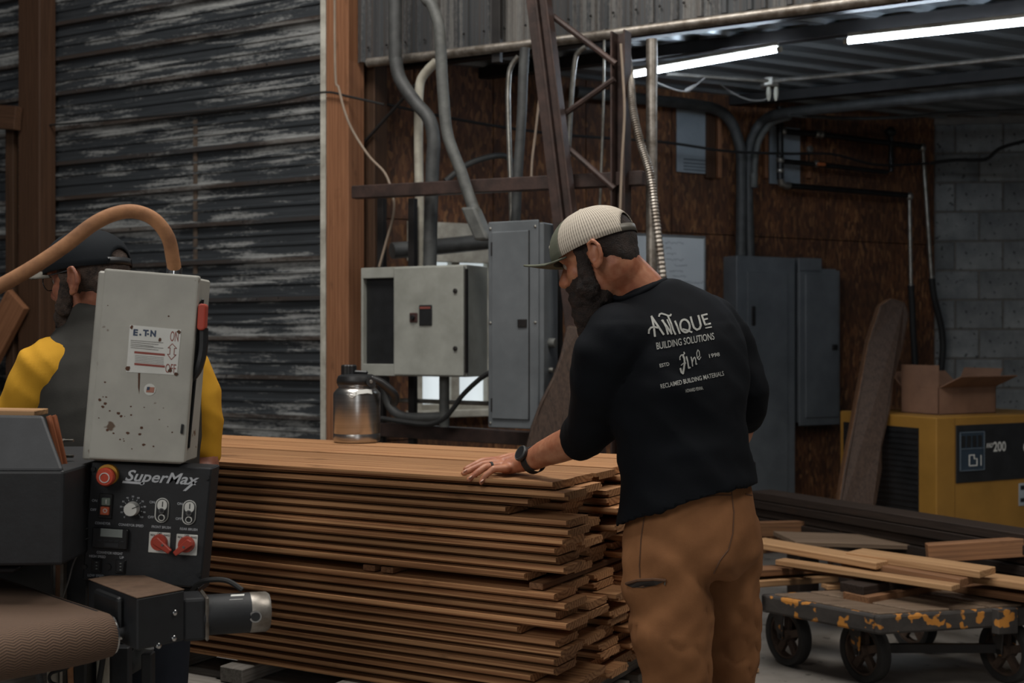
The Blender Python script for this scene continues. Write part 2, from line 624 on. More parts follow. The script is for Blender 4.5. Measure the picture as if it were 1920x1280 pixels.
WALL_PROF = [(0, .0), (.03, .028), (.15, .028), (.19, .004), (.42, .002), (.45, .010), (.50, .010), (.53, .002), (.70, .002), (.73, .010), (.78, .010), (.81, .002), (1, .0)]
P0w = WA(640, 640); P0w.z = 0
uvw = lambda co: ((co - P0w).dot(A), co.z)
wl_l = 4.2
wall = mk('wall_left', boxf(P0w + A * (wl_l / 2 + .02) + B * .10 + UP * 2.1, A, B, UP, wl_l, .10, 4.2), M_dsteel, kind='structure')
uu = lambda px: (WA(px, 640) - P0w).dot(A)
seams = [uu(628), uu(392), uu(20), wl_l]
rows = [(0.0, .95), (.93, 2.60), (2.585, 4.2)]
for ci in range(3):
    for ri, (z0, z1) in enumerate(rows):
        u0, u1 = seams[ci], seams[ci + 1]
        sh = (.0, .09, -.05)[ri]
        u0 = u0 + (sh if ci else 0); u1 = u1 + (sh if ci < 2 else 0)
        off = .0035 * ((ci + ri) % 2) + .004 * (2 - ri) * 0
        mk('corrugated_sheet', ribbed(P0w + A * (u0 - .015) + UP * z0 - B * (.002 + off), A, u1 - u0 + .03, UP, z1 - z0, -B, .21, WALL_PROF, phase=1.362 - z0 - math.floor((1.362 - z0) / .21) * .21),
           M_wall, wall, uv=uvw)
# rusty lap strips at the upright joints, and screws
M_lap = mat('rusty_lap', '54463a', '3a322c', rough=.7, scale=30, bump=.2)
for ci, (z0, z1) in ((1, (.95, 2.6)),):
    u = seams[1] + .09
    mk('lap_strip', boxf(P0w + A * u + UP * ((z0 + z1) / 2) - B * .012, A, B, UP, .028, .006, z1 - z0), M_lap, wall)
screw = lathe([(.007, 0), (.007, .003), (.004, .006)], (0, 0, 0), -B, 6)
for i in range(34):
    u = rng.uniform(.25, 2.6); z = 1.362 + .21 * rng.randint(-2, 8) + .02
    mk('screw', ([v + P0w + A * u + UP * z - B * .030 for v in screw[0]], screw[1]), M_dsteel, wall)

# white corner strip and timber posts at the opening
def post_px(name, x0, x1, y, off, depth, z1, m, label, z0=0.0, kind=None):
    p, q = WA(x0, y, off), WA(x1, y, off)
    p.z = q.z = z0
    g = prism([p, q, q + B * depth, p + B * depth], UP * (z1 - z0))
    o = mk(name, g, m, label=label, cat='post' if not kind else None, bev=.004, kind=kind)
    # grain upright: turn the mesh so its local x runs up
    R = Matrix(((0, 0, 1), (0, 1, 0), (-1, 0, 0)))
    for v in o.data.vertices: v.co = R @ v.co
    o.rotation_euler = R.inverted().to_euler()
    return o
pA, pB = WA(600, 640, .05), WA(610, 640, .05)
pA.z = pB.z = 0
mk('trim_1', prism([pA, pB, pB + B * .06, pA + B * .06], UP * 4.2), M_white, kind='structure', bev=.003)
post_px('timber_post', 611, 653, 640, .06, .14, 4.1, M_post, 'orange brown timber post beside the white corner strip')
o = post_px('timber_post', 34, 74, 640, .16, .12, 4.1, M_post2, 'dark brown timber post against the peeling metal wall, far left')
post_px('timber_post', 657, 702, 640, -.12, .12, 2.84, M_dpost, 'blackened timber post in shadow behind the orange post')
# braces at the far left
def plank_between(name, p0, p1, w, t, m, side=None, **kw):
    """board with its length along local x, width along side, thickness across"""
    p0, p1 = Vector(p0), Vector(p1)
    x = (p1 - p0).normalized()
    y = Vector(side) if side is not None else UP.cross(x)
    y = (y - x * y.dot(x)).normalized()
    z = x.cross(y)
    L = (p1 - p0).length
    R = Matrix((x, y, z)).transposed()
    me = bpy.data.meshes.new(name)
    bm = bmesh.new()
    bmesh.ops.create_cube(bm, size=1)
    for v in bm.verts: v.co = Vector((v.co.x * L + L / 2, v.co.y * w, v.co.z * t))
    bmesh.ops.bevel(bm, geom=bm.edges[:], offset=min(.0025, t * .12), segments=1, affect='EDGES')
    bm.to_mesh(me); bm.free()
    me.materials.append(m)
    o = bpy.data.objects.new(name, me)
    COL.objects.link(o)
    parent = kw.pop('parent', None)
    if parent is not None:
        o.parent = parent
        o.location = p0 - ORG[parent]
        ORG[o] = p0
    else:
        o.location = p0; ORG[o] = p0
    o.rotation_euler = R.to_euler()
    for k, v in kw.items():
        if v: o['category' if k == 'cat' else k] = v
    return o
plank_between('brace_plank', WA(-70, 760, .20), WA(34, 560, .20), .19, .04, M_post, side=UP, label='wide orange wooden brace slanting up to the far left post', cat='plank')
plank_between('brace_plank', WA(24, 1100, .13), WA(22, 205, .13), .07, .04, M_dpost, side=A, label='narrow upright board behind the slanting brace, far left', cat='plank')
plank_between('header_plank', WA(-80, 215, .2), WA(34, 222, .2), .14, .05, M_post2, side=UP, label='short brown header board left of the far left post', cat='plank')

# ------------------------------------------------------------------ hanging metal fascia over the opening
FP = [(0, 0), (.30, 0), (.36, .014), (.52, .014), (.58, 0), (1, 0)]
uF0, uF1 = (WA(634, 100) - P0w).dot(A), (WA(1760, 0) - P0w).dot(A)
fas = mk('trim_2', boxf(P0w + A * ((uF0 + uF1) / 2) + B * .07 + UP * 3.52, A, B, UP, uF0 - uF1, .05, 1.36), M_dsteel, kind='structure')
uvf = lambda co: (co.z, (co - P0w).dot(A))
nsh = 4
for i in range(nsh):
    a = uF1 + (uF0 - uF1) * i / nsh; b = uF1 + (uF0 - uF1) * (i + 1) / nsh
    mk('corrugated_sheet', ribbed(P0w + A * (a - .01) + UP * 2.805 + B * (.028 - .004 * (i % 2)), UP, 1.4, A, b - a + .02, -B, .115, FP), M_fascia, fas, uv=uvf)
for i in range(26):
    u = uF1 + .06 + i * .115
    if u < uF0: mk('screw', ([v + P0w + A * u + UP * 2.875 + B * .012 for v in screw[0]], screw[1]), M_dsteel, fas)

# ------------------------------------------------------------------ low shed roof over the opening
ZC = 2.88
uvr = lambda co: (co.dot(T_O), co.dot(N_O))
def clip_front(o, off):
    """cut away what stands in front of the metal fascia"""
    bm = bmesh.new(); bm.from_mesh(o.data)
    r = bmesh.ops.bisect_plane(bm, geom=bm.verts[:] + bm.edges[:] + bm.faces[:], plane_co=WA(960, 640, off) - ORG[o], plane_no=-B, clear_outer=True)
    bm.to_mesh(o.data); bm.free()
ceil = mk('ceiling', boxf(Vector((1.2, 7.4, ZC + .09)), T_O, N_O, UP, 9.5, 6.6, .04), M_dsteel, kind='structure')
clip_front(ceil, -.12)
RP_ = [(0, 0), (.25, 0), (.33, -.02), (.55, -.02), (.63, 0), (1, 0)]
for i in range(6):
    o0 = Vector((1.2, 7.4, ZC + .05)) + T_O * -4.6 + N_O * (-3.1 + i * 1.0)
    rsh = mk('roof_sheet', ribbed(o0 + UP * (.003 * (i % 2)), T_O, 9.2, N_O, 1.02, UP, .2, RP_), M_roof, ceil, uv=uvr)
    clip_front(rsh, -.12)
    if not rsh.data.polygons: bpy.data.objects.remove(rsh)
# purlins under the roof, parallel to the metal wall
def beam(name, p, q, w, h, m, **kw):
    x = (q - p).normalized(); y = UP.cross(x).normalized()
    return mk(name, boxf((p + q) / 2, x, y, UP, (q - p).length, w, h), m, bev=.004, **kw)
for i, (off, lab) in enumerate(((-.42, 'dark roof purlin nearest the metal fascia'), (-.85, 'dark roof purlin carrying the tube lights'), (-2.3, 'dark roof purlin near the back wall conduits'))):
    p = WA(960, 640, off); p.z = ZC - .0
    beam('roof_purlin', p + A * 1.9, p - A * 3.6, .06, .065, M_dsteel, label=lab, cat='beam', group='roof purlins')

# ------------------------------------------------------------------ chipboard back wall with its window
c0, c1 = WO(626, 640), WO(1752, 640)
c0.z = c1.z = 0
LO = (c1 - c0).length
uvo = lambda co: ((co - c0).dot(T_O), co.z)
back = mk('wall_back', boxf((c0 + c1) / 2 - N_O * .10 + UP * 1.5, T_O, N_O, UP, LO, .06, 3.0), M_dpost, kind='structure')
win = ((WO(776, 640) - c0).dot(T_O), (WO(925, 640) - c0).dot(T_O), .97, 1.93)
def panel(u0, u1, z0, z1):
    if u1 - u0 < .02 or z1 - z0 < .02: return
    mk('chipboard_panel', boxf(c0 + T_O * ((u0 + u1) / 2) + UP * ((z0 + z1) / 2) - N_O * .006, T_O, N_O, UP, u1 - u0 - .006, .012, z1 - z0 - .006), M_osb, back, uv=uvo)
ztop = 2.95
us = [0.0, win[0], win[1]]
u = win[1]
while u < LO - .3:
    u = min(u + .61, LO); us.append(u)
us[-1] = LO
for a, b in zip(us, us[1:]):
    if a >= win[0] - 1e-6 and b <= win[1] + 1e-6:
        panel(a, b, 0, win[2]); panel(a, b, win[3], ztop)
    else:
        panel(a, b, 0, .82); panel(a, b, .82, 2.03); panel(a, b, 2.03, ztop)
def on_back(name, u0, u1, z0, z1, n0, n1, m, parent=None, **kw):
    return mk(name, boxf(c0 + T_O * ((u0 + u1) / 2) + UP * ((z0 + z1) / 2) + N_O * ((n0 + n1) / 2), T_O, N_O, UP, abs(u1 - u0), abs(n1 - n0), z1 - z0), m, parent, **kw)
w0, w1, wz0, wz1 = win
wn = empty('window_1', c0 + T_O * ((w0 + w1) / 2) + UP * wz0, kind='structure')
um = (w0 + w1) / 2
on_back('pane', w0 + .04, um - .02, wz0 + .04, 1.35, -.05, -.04, M_day, wn)
on_back('pane', um + .02, w1 - .04, wz0 + .04, 1.35, -.05, -.04, M_day, wn)
on_back('pane', w0 + .04, um - .02, 1.39, wz1 - .04, -.05, -.04, M_day, wn)
on_back('pane', um + .02, w1 - .04, 1.39, wz1 - .04, -.05, -.04, M_day, wn)
for a, b, z0, z1 in ((w0, w0 + .045, wz0, wz1), (w1 - .045, w1, wz0, wz1), (um - .025, um + .025, wz0, wz1)):
    on_back('window_frame', a, b, z0, z1, -.06, .02, M_white, wn, bev=.003)
for z in (wz0 + .02, 1.37, wz1 - .02):
    on_back('window_frame', w0, w1, z - .022, z + .022, -.06, .016, M_white, wn, bev=.003)
on_back('window_board', w0 - .05, w1 + .02, 1.80, 2.02, .02, .045, M_white, wn, bev=.003)
on_back('window_sill', w0 - .05, w1 + .05, wz0 - .03, wz0 + .01, 0, .08, M_white, wn, bev=.004)

# ------------------------------------------------------------------ block wall on the right
BD = Vector((.99, -.139, 0)).normalized()
BN = Vector((BD.y, -BD.x, 0))
bw, bh = .318, .2035
rightw = mk('wall_right', boxf(c1 + BD * 1.6 - BN * .105 + UP * 1.5, BD, BN, UP, 3.2, .2, 3.0), M_mortar, kind='structure')
bmesh_block = None
zb = 0.02
kx = 0
row = 0
while zb < 2.86:
    x = -.02 - (bw / 2 if row % 2 else 0)
    while x < 2.0:
        a, b = max(x, 0), x + bw
        if b - a > .05:
            c = c1 + BD * ((a + b) / 2) + UP * (zb + bh / 2) - BN * (.006 + rng.uniform(0, .006))
            if abs(b - a - bw) < 1e-6:
                if bmesh_block is None:
                    ob = mk('block', boxf(c, BD, BN, UP, bw - .011, .03, bh - .011), M_block, rightw, bev=.005)
                    for v in ob.data.vertices: v.co -= (c - ORG[rightw])
                    ob.location = c - ORG[rightw]
                    bmesh_block = ob
                else:
                    ob = bmesh_block.copy(); COL.objects.link(ob)
                    ob.location = c - ORG[rightw]
            else:
                mk('block', boxf(c, BD, BN, UP, b - a - .011, .03, bh - .011), M_block, rightw, bev=.005)
        x += bw
    zb += bh; row += 1

# ------------------------------------------------------------------ steel lattice column and rails by the opening
def wa(pts, off): return [WA(x, y, off) for x, y in pts]
lat = empty('lattice_column', Vector((WA(1150, 640, .35).x, WA(1150, 640, .35).y, 0)), 'leaning rust brown steel lattice column in front of the metal fascia', 'column')
def bar(p, q, w, d, side, fw):
    x = (q - p).normalized()
    return boxf((p + q) / 2, x, side, fw, (q - p).length, w, d)
lx0, lx1 = WA(964, -290, .40), WA(1120, 1010, .40)
lx1.z = max(lx1.z, .0)
t_ = lx0.z / (lx0.z - lx1.z) if lx1.z < 0 else 1
mk('leg', join(bar(lx0 - A * .0, lx1, .052, .03, A, B), bar(lx0 - A * .030 - B * .012, lx1 - A * .030 - B * .012, .012, .05, A, B)), M_steel, lat, bev=.002)
mk('leg', join(bar(lx0 - A * .058, lx1 - A * .058, .040, .03, A, B), bar(lx0 - A * .082 - B * .015, lx1 - A * .082 - B * .015, .010, .055, A, B)), M_steel, lat, bev=.002)
q0, q1 = WA(1164, 60, .33), WA(1164, 1000, .33)
q1.z = 0
mk('post', join(bar(q0 + A * .03, q1 + A * .03, .008, .07, A, B), bar(q0 - A * .03, q1 - A * .03, .008, .07, A, B), bar(q0 + B * .03, q1 + B * .03, .06, .008, A, B)), M_steel, lat, bev=.001)
for a, b in (((1020, 18), (1155, 120)), ((1044, 224), (1152, 148)), ((1048, 262), (1152, 354))):
    mk('brace', tube([WA(*a, .36), WA(*b, .36)], .0135, 8), M_steel, lat, smooth='auto')
def rail(name, p, q, w, h, m, label, cat='beam'):
    beam(name, p, q, w, h, m, label=label, cat=cat)
rail('steel_rail', WA(664, 361, .30), WA(1208, 334, .30), .05, .062, M_steel, 'long rust brown square steel rail above the grey electrical boxes')
rail('steel_rail', WA(690, 803, .18), WA(1000, 822, .18), .06, .065, M_steel, 'low rust brown steel rail under the grey electrical boxes')
mk('rail_pipe', stube(wa([(690, 118), (1000, 82), (1300, 44), (1700, -8)], .07), .024, 12), M_grime, label='long grimy pipe running under the metal fascia', cat='pipe', smooth='auto')
mk('slotted_strut', boxf(WA(932, 20, .05), UP, A, B, .5, .045, .03), M_dsteel, label='short dark slotted strut on the metal fascia', cat='strut', bev=.002)
mk('support_pole', tube([WA(1222, 74, .22), Vector((WA(1222, 74, .22).x, WA(1222, 74, .22).y, 0))], .0245, 14), M_grime, label='upright stained galvanised pole right of the capped man', cat='pole', smooth='auto')

# ------------------------------------------------------------------ conduits, pipes and cables in the opening
def pipe(name, pts, r, m, label, cat, off, n=12, k=6, group=None):
    P = wa(pts, off) if not hasattr(off, '__len__') else [WA(x, y, o) for (x, y), o in zip(pts, off)]
    return mk(name, stube(P, r, n, k), m, label=label, cat=cat, smooth='auto', group=group)
pipe('electrical_conduit', [(741, -330), (741, 60), (743, 118), (752, 152), (779, 192), (804, 222), (813, 262), (811, 310), (808, 400), (806, 500)], .033, M_dpvc,
     'thick grey conduit with a double bend entering the tan grey box', 'conduit', .2)
pipe('electrical_conduit', [(790, -330), (792, -40), (810, 10), (822, 45), (826, 90), (830, 160), (837, 241), (848, 280), (864, 320), (876, 357), (890, 395)], .027, M_pvc,
     'slimmer grey conduit slanting down to the tall breaker panel', 'conduit', .40)
lb = mk('conduit_elbow', join(boxf(WA(896, 420, .42), (WA(912, 452, .42) - WA(886, 392, .42)), A, B, .17, .075, .07)), M_pvc, label='grey conduit elbow box at the top of the breaker panel', cat='fitting', bev=.012, seg=2)
pipe('drain_pipe', [(818, 116), (800, 134), (788, 155), (785, 200), (785, 300), (787, 400), (788, 500)], .0225, M_wpipe, 'off-white upright pipe left of the thick grey conduit', 'pipe', .1)
pipe('metal_conduit', [(972, 106), (960, 122), (954, 145), (953, 206), (957, 330), (960, 420)], .0125, M_galv, 'thin shiny conduit hooked over at its top, left of the lattice column', 'conduit', .12)
pipe('electrical_conduit', [(984, 90), (981, 140), (978, 223), (971, 327), (966, 430)], .023, M_dpvc, 'straight grey conduit close behind the lattice column', 'conduit', .16)
pipe('metal_conduit', [(1098, 88), (1086, 97), (1078, 115), (1071, 189), (1064, 323), (1058, 420)], .0115, M_galv, 'thin shiny conduit hooked over at its top, right of the lattice column', 'conduit', .1)
pipe('threaded_rod', [(1133, 55), (1131, 206), (1124, 400)], .0065, M_galv, 'thin hanging rod between the lattice column legs', 'rod', .07, 6)
pipe('cable', [(1164, 82), (1168, 140), (1171, 213), (1166, 310), (1162, 420)], .006, M_cable, 'tan cable hanging beside the flexible hose', 'cable', .42, 6)
P = cat_rom([WA(x, y, o_) for x, y, o_ in ((1172, 60, .07), (1175, 95, .16), (1182, 150, .3), (1187, 206, .36), (1201, 268, .38), (1219, 327, .38), (1230, 412, .38), (1243, 530, .38), (1246, 640, .38), (1246, 1200, .38))], 30)
mk('flexible_conduit', tube(P, [.0185 if i % 2 else .0155 for i in range(len(P))], 10), M_grime, label='ribbed flexible conduit curving down past the upright pole', cat='conduit', smooth=False)
pipe('cable', [(628, -300), (628, 108), (636, 168), (655, 232), (690, 290), (722, 325), (736, 365), (738, 400), (725, 450), (711, 500)], .0062, M_cable, 'tan cable looping down from the corner to the tan grey box', 'cable', .22, 8)
pipe('cable', [(75, 236), (240, 222), (420, 205), (520, 190), (606, 173), (654, 181), (720, 196)], .006, M_rub, 'thin black cable strung along the metal wall', 'cable', .085, 6)
pipe('tie_rod', [(655, 298), (780, 158)], .010, M_dsteel, 'thin dark rod slanting behind the orange post', 'rod', -.1, 6)
pipe('cable', [(1012, 180), (1004, 250), (998, 300), (996, 345)], .006, M_cable, 'copper tan cable hanging just left of the lattice column', 'cable', .2, 6)
mk('black_cable', stube([WO(700, 190, .1), WO(880, 228, .2), WO(1050, 252, .2), WO(1240, 266, .2), WO(1360, 283, .2), WO(1470, 288, .22), WO(1560, 289, .2), WO(1645, 309, .16), WO(1740, 306, .16)], .008, 6), M_rub,
   label='long black cable sagging across the chipboard wall', cat='cable', smooth='auto')
mk('flexible_hose', stube([WO(835, 340, .35), WO(870, 312, .35), WO(910, 296, .35), WO(945, 292, .35), WO(962, 305, .35)], .016, 10), M_dpvc, label='dark arched hose behind the square steel rail', cat='hose', smooth='auto')
mk('drain_pipe', stube([WO(735, 470, .4), WO(825, 462, .4), WO(920, 452, .4)], .042, 14), M_dpvc, label='fat dark level pipe above the tan grey box', cat='pipe', smooth='auto')
for x, lab in ((774, 'dark upright strut left of the thick grey conduit'), (716, 'thin dark upright strut behind the tan cable'), (1046, 'dark upright strut behind the lattice column')):
    p = WA(x, 372, .16)
    mk('upright_strut', boxf(Vector((p.x, p.y, p.z / 2)), UP, A, B, p.z, .035, .035), M_dsteel, label=lab, cat='strut', bev=.002)

# ------------------------------------------------------------------ tan grey enclosure and the tall breaker panel
def facing_A(px0, py0, px1, off):
    """frame on a face parallel to the metal wall: origin, right vector, width"""
    p = WA(px0, py0, off); q = WA(px1, py0, off)
    q.z = p.z
    return p, (q - p).normalized(), (q - p).length
def zat(px, py, off): return WA(px, py, off).z
e0, er, ew = facing_A(672, 500, 870, .41)
z1, z0 = zat(870, 495, .41), zat(870, 707, .41)
enc = empty('electrical_enclosure', Vector((e0.x, e0.y, z0)), 'tan grey electrical enclosure with an open dark bay, below the conduits', 'electrical box')
def on_face(o, r, u0, u1, za, zb, d0, d1):
    """box on a face: u along r, depth away from the camera d0..d1"""
    c = Vector((o.x, o.y, 0)) + r * ((u0 + u1) / 2) + UP * ((za + zb) / 2) + B * ((d0 + d1) / 2)
    return boxf(c, r, B, UP, abs(u1 - u0), abs(d1 - d0), abs(zb - za))
ul = ew * .335
mk('body', on_face(e0, er, ul, ew, z0, z1, .02, .215), M_enc, enc, bev=.004)
mk('side_bay', join(on_face(e0, er, 0, ul, z1 - .05, z1, .02, .2), on_face(e0, er, 0, ul, z0, z0 + .055, .02, .2), on_face(e0, er, 0, .012, z0 + .05, z1 - .045, .02, .2)), M_enc, enc, bev=.002)
mk('bay_mesh', on_face(e0, er, .012, ul, z0 + .05, z1 - .045, .05, .19), M_blk, enc)
mk('door', on_face(e0, er, ul + .004, ew - .004, z0 + .004, z1 - .004, .0, .02), M_enc, enc, bev=.006, seg=2)
for zz in (z0 + .13, z1 - .12):
    mk('latch', lathe([(.011, 0), (.011, .006), (.006, .008)], e0 * 1 + er * (ew - .045) - UP * (e0.z - zz) + B * .0, -B, 12), M_dsteel, enc, smooth='auto')
mk('hinge_strip', on_face(e0, er, ew - .004, ew + .004, z0 + .02, z1 - .02, .012, .03), M_dsteel, enc)
M_redbrown = mat('dark_red_plate', '3a2320', rough=.5)
mk('switch_plate', on_face(e0, er, ew * .59, ew * .71, z0 + .235, z0 + .33, -.006, .002), M_blk, enc, bev=.003)
mk('switch_plate', on_face(e0, er, ew * .50, ew * .575, z0 + .25, z0 + .295, -.006, .002), M_redbrown, enc, bev=.003)
mk('red_band', on_face(e0, er, ew * .60, ew * .70, z0 + .312, z0 + .322, -.008, -.004), mat('red_band', '7a4038'), enc)
mk('switch_knob', lathe([(.012, 0), (.010, .016)], e0 - UP * (e0.z - z0 - .273) + er * (ew * .537) - B * .004, -B, 12), M_blk, enc, smooth='auto')

b0, br, bwd = facing_A(915, 415, 1009, .49)
bz1, bz0 = zat(960, 414, .49), zat(960, 803, .49)
brk = empty('breaker_panel', Vector((b0.x, b0.y, bz0)), 'tall narrow blue grey breaker panel left of the capped man', 'electrical panel')
mk('body', on_face(b0, br, .014, bwd + .02, bz0 + .012, bz1 - .012, .012, .15), M_pan, brk, bev=.004)
mk('cover', on_face(b0, br, 0, bwd, bz0, bz1, 0, .014), M_pan, brk, bev=.004)
mk('door', on_face(b0, br, .022, bwd - .045, bz0 + .04, bz1 - .045, -.008, .004), M_pan, brk, bev=.003)
mk('door_gap', on_face(b0, br, bwd - .045, bwd - .041, bz0 + .04, bz1 - .045, -.004, .003), M_dsteel, brk)
mk('latch', on_face(b0, br, bwd - .095, bwd - .05, bz0 + .44, bz0 + .475, -.014, 0), M_dsteel, brk, bev=.002)
for u in (.012, bwd - .014):
    for z in (bz0 + .02, bz0 + .46, bz1 - .03):
        mk('screw', lathe([(.006, 0), (.006, .003), (.003, .005)], b0 - UP * (b0.z - z) + br * u, -B, 8), M_galv, brk, smooth='auto')
for z in (bz1 - .12, bz0 + .10):
    mk('hinge', on_face(b0, br, .02, .026, z - .03, z + .03, -.011, 0), M_dsteel, brk)
# pipes under and beside them
pipe('metal_conduit', [(1006, 641), (1042, 643)], .021, M_pvc, 'short grey conduit stub out of the breaker panel side, upper', 'conduit', .42)
pipe('metal_conduit', [(1006, 692), (1038, 694)], .012, M_galv, 'thin conduit stub out of the breaker panel side, lower', 'conduit', .42)
pipe('electrical_conduit', [(722, 706), (723, 735), (733, 764), (756, 780), (800, 782), (838, 780)], .022, M_dpvc, 'dark conduit bending under the tan grey box', 'conduit', .3)
pipe('electrical_conduit', [(833, 704), (833, 740), (833, 800)], .024, M_pvc, 'grey conduit dropping out of the tan grey box', 'conduit', .3)
pipe('black_cable', [(925, 695), (900, 710), (868, 740), (850, 765), (830, 786), (795, 795), (715, 784)], .012, M_rub, 'black cable sagging from the breaker panel under the tan grey box', 'cable', .36, 8)
pipe('metal_conduit', [(738, 750), (800, 752), (915, 756)], .011, M_galv, 'thin level conduit across the lower window', 'conduit', .12)

# ------------------------------------------------------------------ dark leaning slab behind the capped man
M_bark = wood('weathered_slab', '42332a', '251c17', ring=40, rnd=.1, streak=.8)
M_slabside = wood('slab_edge', '75563f', '442f22', ring=40, rnd=.1, streak=.7)
def slab(name, pts, m, thick, label, edge=None):
    """leaning live-edge slab: pts (px, py, depth) round its outline"""
    P = [W(*p) for p in pts]
    n = len(P)
    V = P + [p + Vector((.01, thick, 0)) for p in P]
    o = mk(name, (V, [tuple(range(n)), tuple(range(2 * n - 1, n - 1, -1))] + [(i, (i + 1) % n, (i + 1) % n + n, i + n) for i in range(n)]), m, label=label, cat='slab', bev=.012, seg=2)
    if edge:
        o.data.materials.append(edge)
        for p in o.data.polygons:
            if abs(p.normal.y) < .6: p.material_index = 1
    R = Matrix(((0, 0, 1), (0, 1, 0), (-1, 0, 0)))
    for v in o.data.vertices: v.co = R @ v.co
    o.rotation_euler = R.inverted().to_euler()
    return o
slab('wood_slab', [(1062, 610, 5.25), (1050, 665, 5.2), (1036, 705, 5.17), (1012, 752, 5.13), (994, 800, 5.1), (980, 860, 5.05), (940, 1266, 5.0),
                   (1060, 1266, 5.0), (1085, 1000, 5.05), (1096, 830, 5.1), (1098, 700, 5.17), (1094, 610, 5.25)], M_bark, .06, 'dark weathered slab leaning in front of the breaker panel')

# ------------------------------------------------------------------ panels, conduits and pipes on the chipboard wall
def facing_O(px0, px1, off):
    p = WO(px0, 640, off); q = WO(px1, 640, off)
    return p, (q - p).normalized(), (q - p).length
def on_o(o, u0, u1, za, zb, n0, n1):
    """box on the chipboard wall face: n0..n1 behind the face"""
    c = Vector((o.x, o.y, 0)) + T_O * ((u0 + u1) / 2) + UP * ((za + zb) / 2) - N_O * ((n0 + n1) / 2)
    return boxf(c, T_O, N_O, UP, abs(u1 - u0), abs(n1 - n0), abs(zb - za))
def zo(px, py, off): return WO(px, py, off).z
p0, pr, pw = facing_O(1383, 1493, .15)
pz1, pz0 = zo(1440, 481, .15), .32
big = empty('breaker_panel', Vector((p0.x, p0.y, pz0)), 'large tall blue grey panel under the paired bent conduits', 'electrical panel')
mk('body', on_o(p0, 0, pw, pz0, pz1, .01, .148), M_pan, big, bev=.004)
mk('door', on_o(p0, .075, pw - .07, pz0 + .09, pz1 - .1, -.003, .012), M_pan, big, bev=.003)
for z, h in ((zo(1418, 592, .15), .06), (zo(1418, 880, .15), .05)):
    mk('handle', on_o(p0, .105, .13, z - h, z + h, -.014, 0), M_dsteel, big, bev=.006, seg=2)
s0, sr, sw = facing_O(1499, 1575, .12)
sz1, sz0 = zo(1540, 506, .12), zo(1540, 797, .12)
sm = empty('breaker_panel', Vector((s0.x, s0.y, sz0)), 'smaller blue grey panel with a door, right of the large one', 'electrical panel')
mk('body', on_o(s0, .0, sw - .02, sz0 + .02, sz1 + .01, .012, .118), M_pan, sm, bev=.004)
mk('top_box', on_o(s0, -.005, sw * .55, sz1 - .02, sz1 + .075, .0, .118), M_pan, sm, bev=.004)
mk('cover', on_o(s0, 0, sw, sz0, sz1, 0, .014), M_pan, sm, bev=.004)
mk('door', on_o(s0, .045, sw - .02, sz0 + .05, sz1 - .03, -.008, .004), M_pan, sm, bev=.004)
mk('latch', on_o(s0, sw - .075, sw - .03, zo(1560, 656, .12), zo(1560, 646, .12), -.016, 0), M_dsteel, sm, bev=.003)
def wo_pipe(name, pts, r, m, label, cat, off, n=12, k=6):
    P = [WO(x, y, off) if len(p_) == 2 else WO(x, y, p_[2]) for p_ in pts for (x, y) in (p_[:2],)]
    return mk(name, stube(P, r, n, k), m, label=label, cat=cat, smooth='auto')
wo_pipe('electrical_conduit', [(1389, 482), (1390, 400), (1390, 300), (1384, 262), (1370, 228), (1345, 206), (1300, 196), (1225, 188), (1080, 172)], .034, M_dpvc,
        'thick dark conduit bending left along the shed roof, above the large panel', 'conduit', .10)
P = [WO(1406, 482, .10), WO(1403, 380, .1), WO(1404, 290, .1), WO(1412, 255, .12), WO(1432, 226, .18), WO(1470, 212, .4), WO(1600, 198, .85), WO(1760, 182, 1.35), WO(1940, 166, 1.9)]
mk('electrical_conduit', stube(P, .032, 12), M_dpvc, label='thick dark conduit bending right and forward under the shed roof', cat='conduit', smooth='auto')
P = [WO(1414, 340, .14), WO(1416, 300, .14), WO(1424, 262, .16), WO(1446, 232, .24), WO(1480, 219, .42)]
mk('electrical_conduit', join(stube(P, .02, 10), lathe([(.026, 0), (.026, .09)], WO(1413, 352, .14), UP, 12)), M_pvc, label='slim grey conduit tucked inside the right hand bend', cat='conduit', smooth='auto')
M_sheet = mat('pale_sheet', '8f979d', '7d858b', rough=.6, scale=4)
M_prt = mat('grey_print', '5d646a', rough=.7)
sh1 = empty('insulation_sheet', WO(1299, 325, .02), 'pale grey foil sheet with printed lines, left of the bent conduits', 'sheet')
a = WO(1268, 640, .012); bq = WO(1330, 640, .012)
g = lambda u0, u1, y0, y1, n0, n1, o_: boxf(Vector((o_.x, o_.y, 0)) + T_O * ((u0 + u1) / 2) + UP * ((zo(1300, y0, 0) + zo(1300, y1, 0)) / 2) + N_O * ((n0 + n1) / 2), T_O, N_O, UP, u1 - u0, n1 - n0, abs(zo(1300, y0, 0) - zo(1300, y1, 0)))
w_ = (bq - a).length
mk('sheet', g(0, w_, 208, 325, 0, .006, a), M_sheet, sh1)
for y in (299, 306, 312, 318):
    mk('printed_line', g(.05, w_ - .03, y, y + 3, .006, .007, a), M_prt, sh1)
a = WO(1442, 640, .012); bq = WO(1499, 640, .012)
sh2 = mk('insulation_sheet', g(0, (bq - a).length, 222, 334, 0, .006, a), M_sheet, label='pale grey foil sheet behind the black pipework', cat='sheet')
for x0, x1, lab in ((1331, 1347, 'brown stud beside the left foil sheet'), (1348, 1355, 'orange stud edge left of the bent conduits'), (1435, 1441, 'orange stud edge left of the black pipework'), (1516, 1522, 'orange stud edge behind the pressure gauge')):
    p, q = WO(x0, 640, .02), WO(x1, 640, .02)
    plank_between('stud', Vector((p.x, p.y, zo(x0, 334, .02))), Vector((p.x, p.y, zo(x0, 205, .02))), (q - p).length, .03, M_post2 if 'brown' in lab else M_post, side=T_O, label=lab, cat='stud')

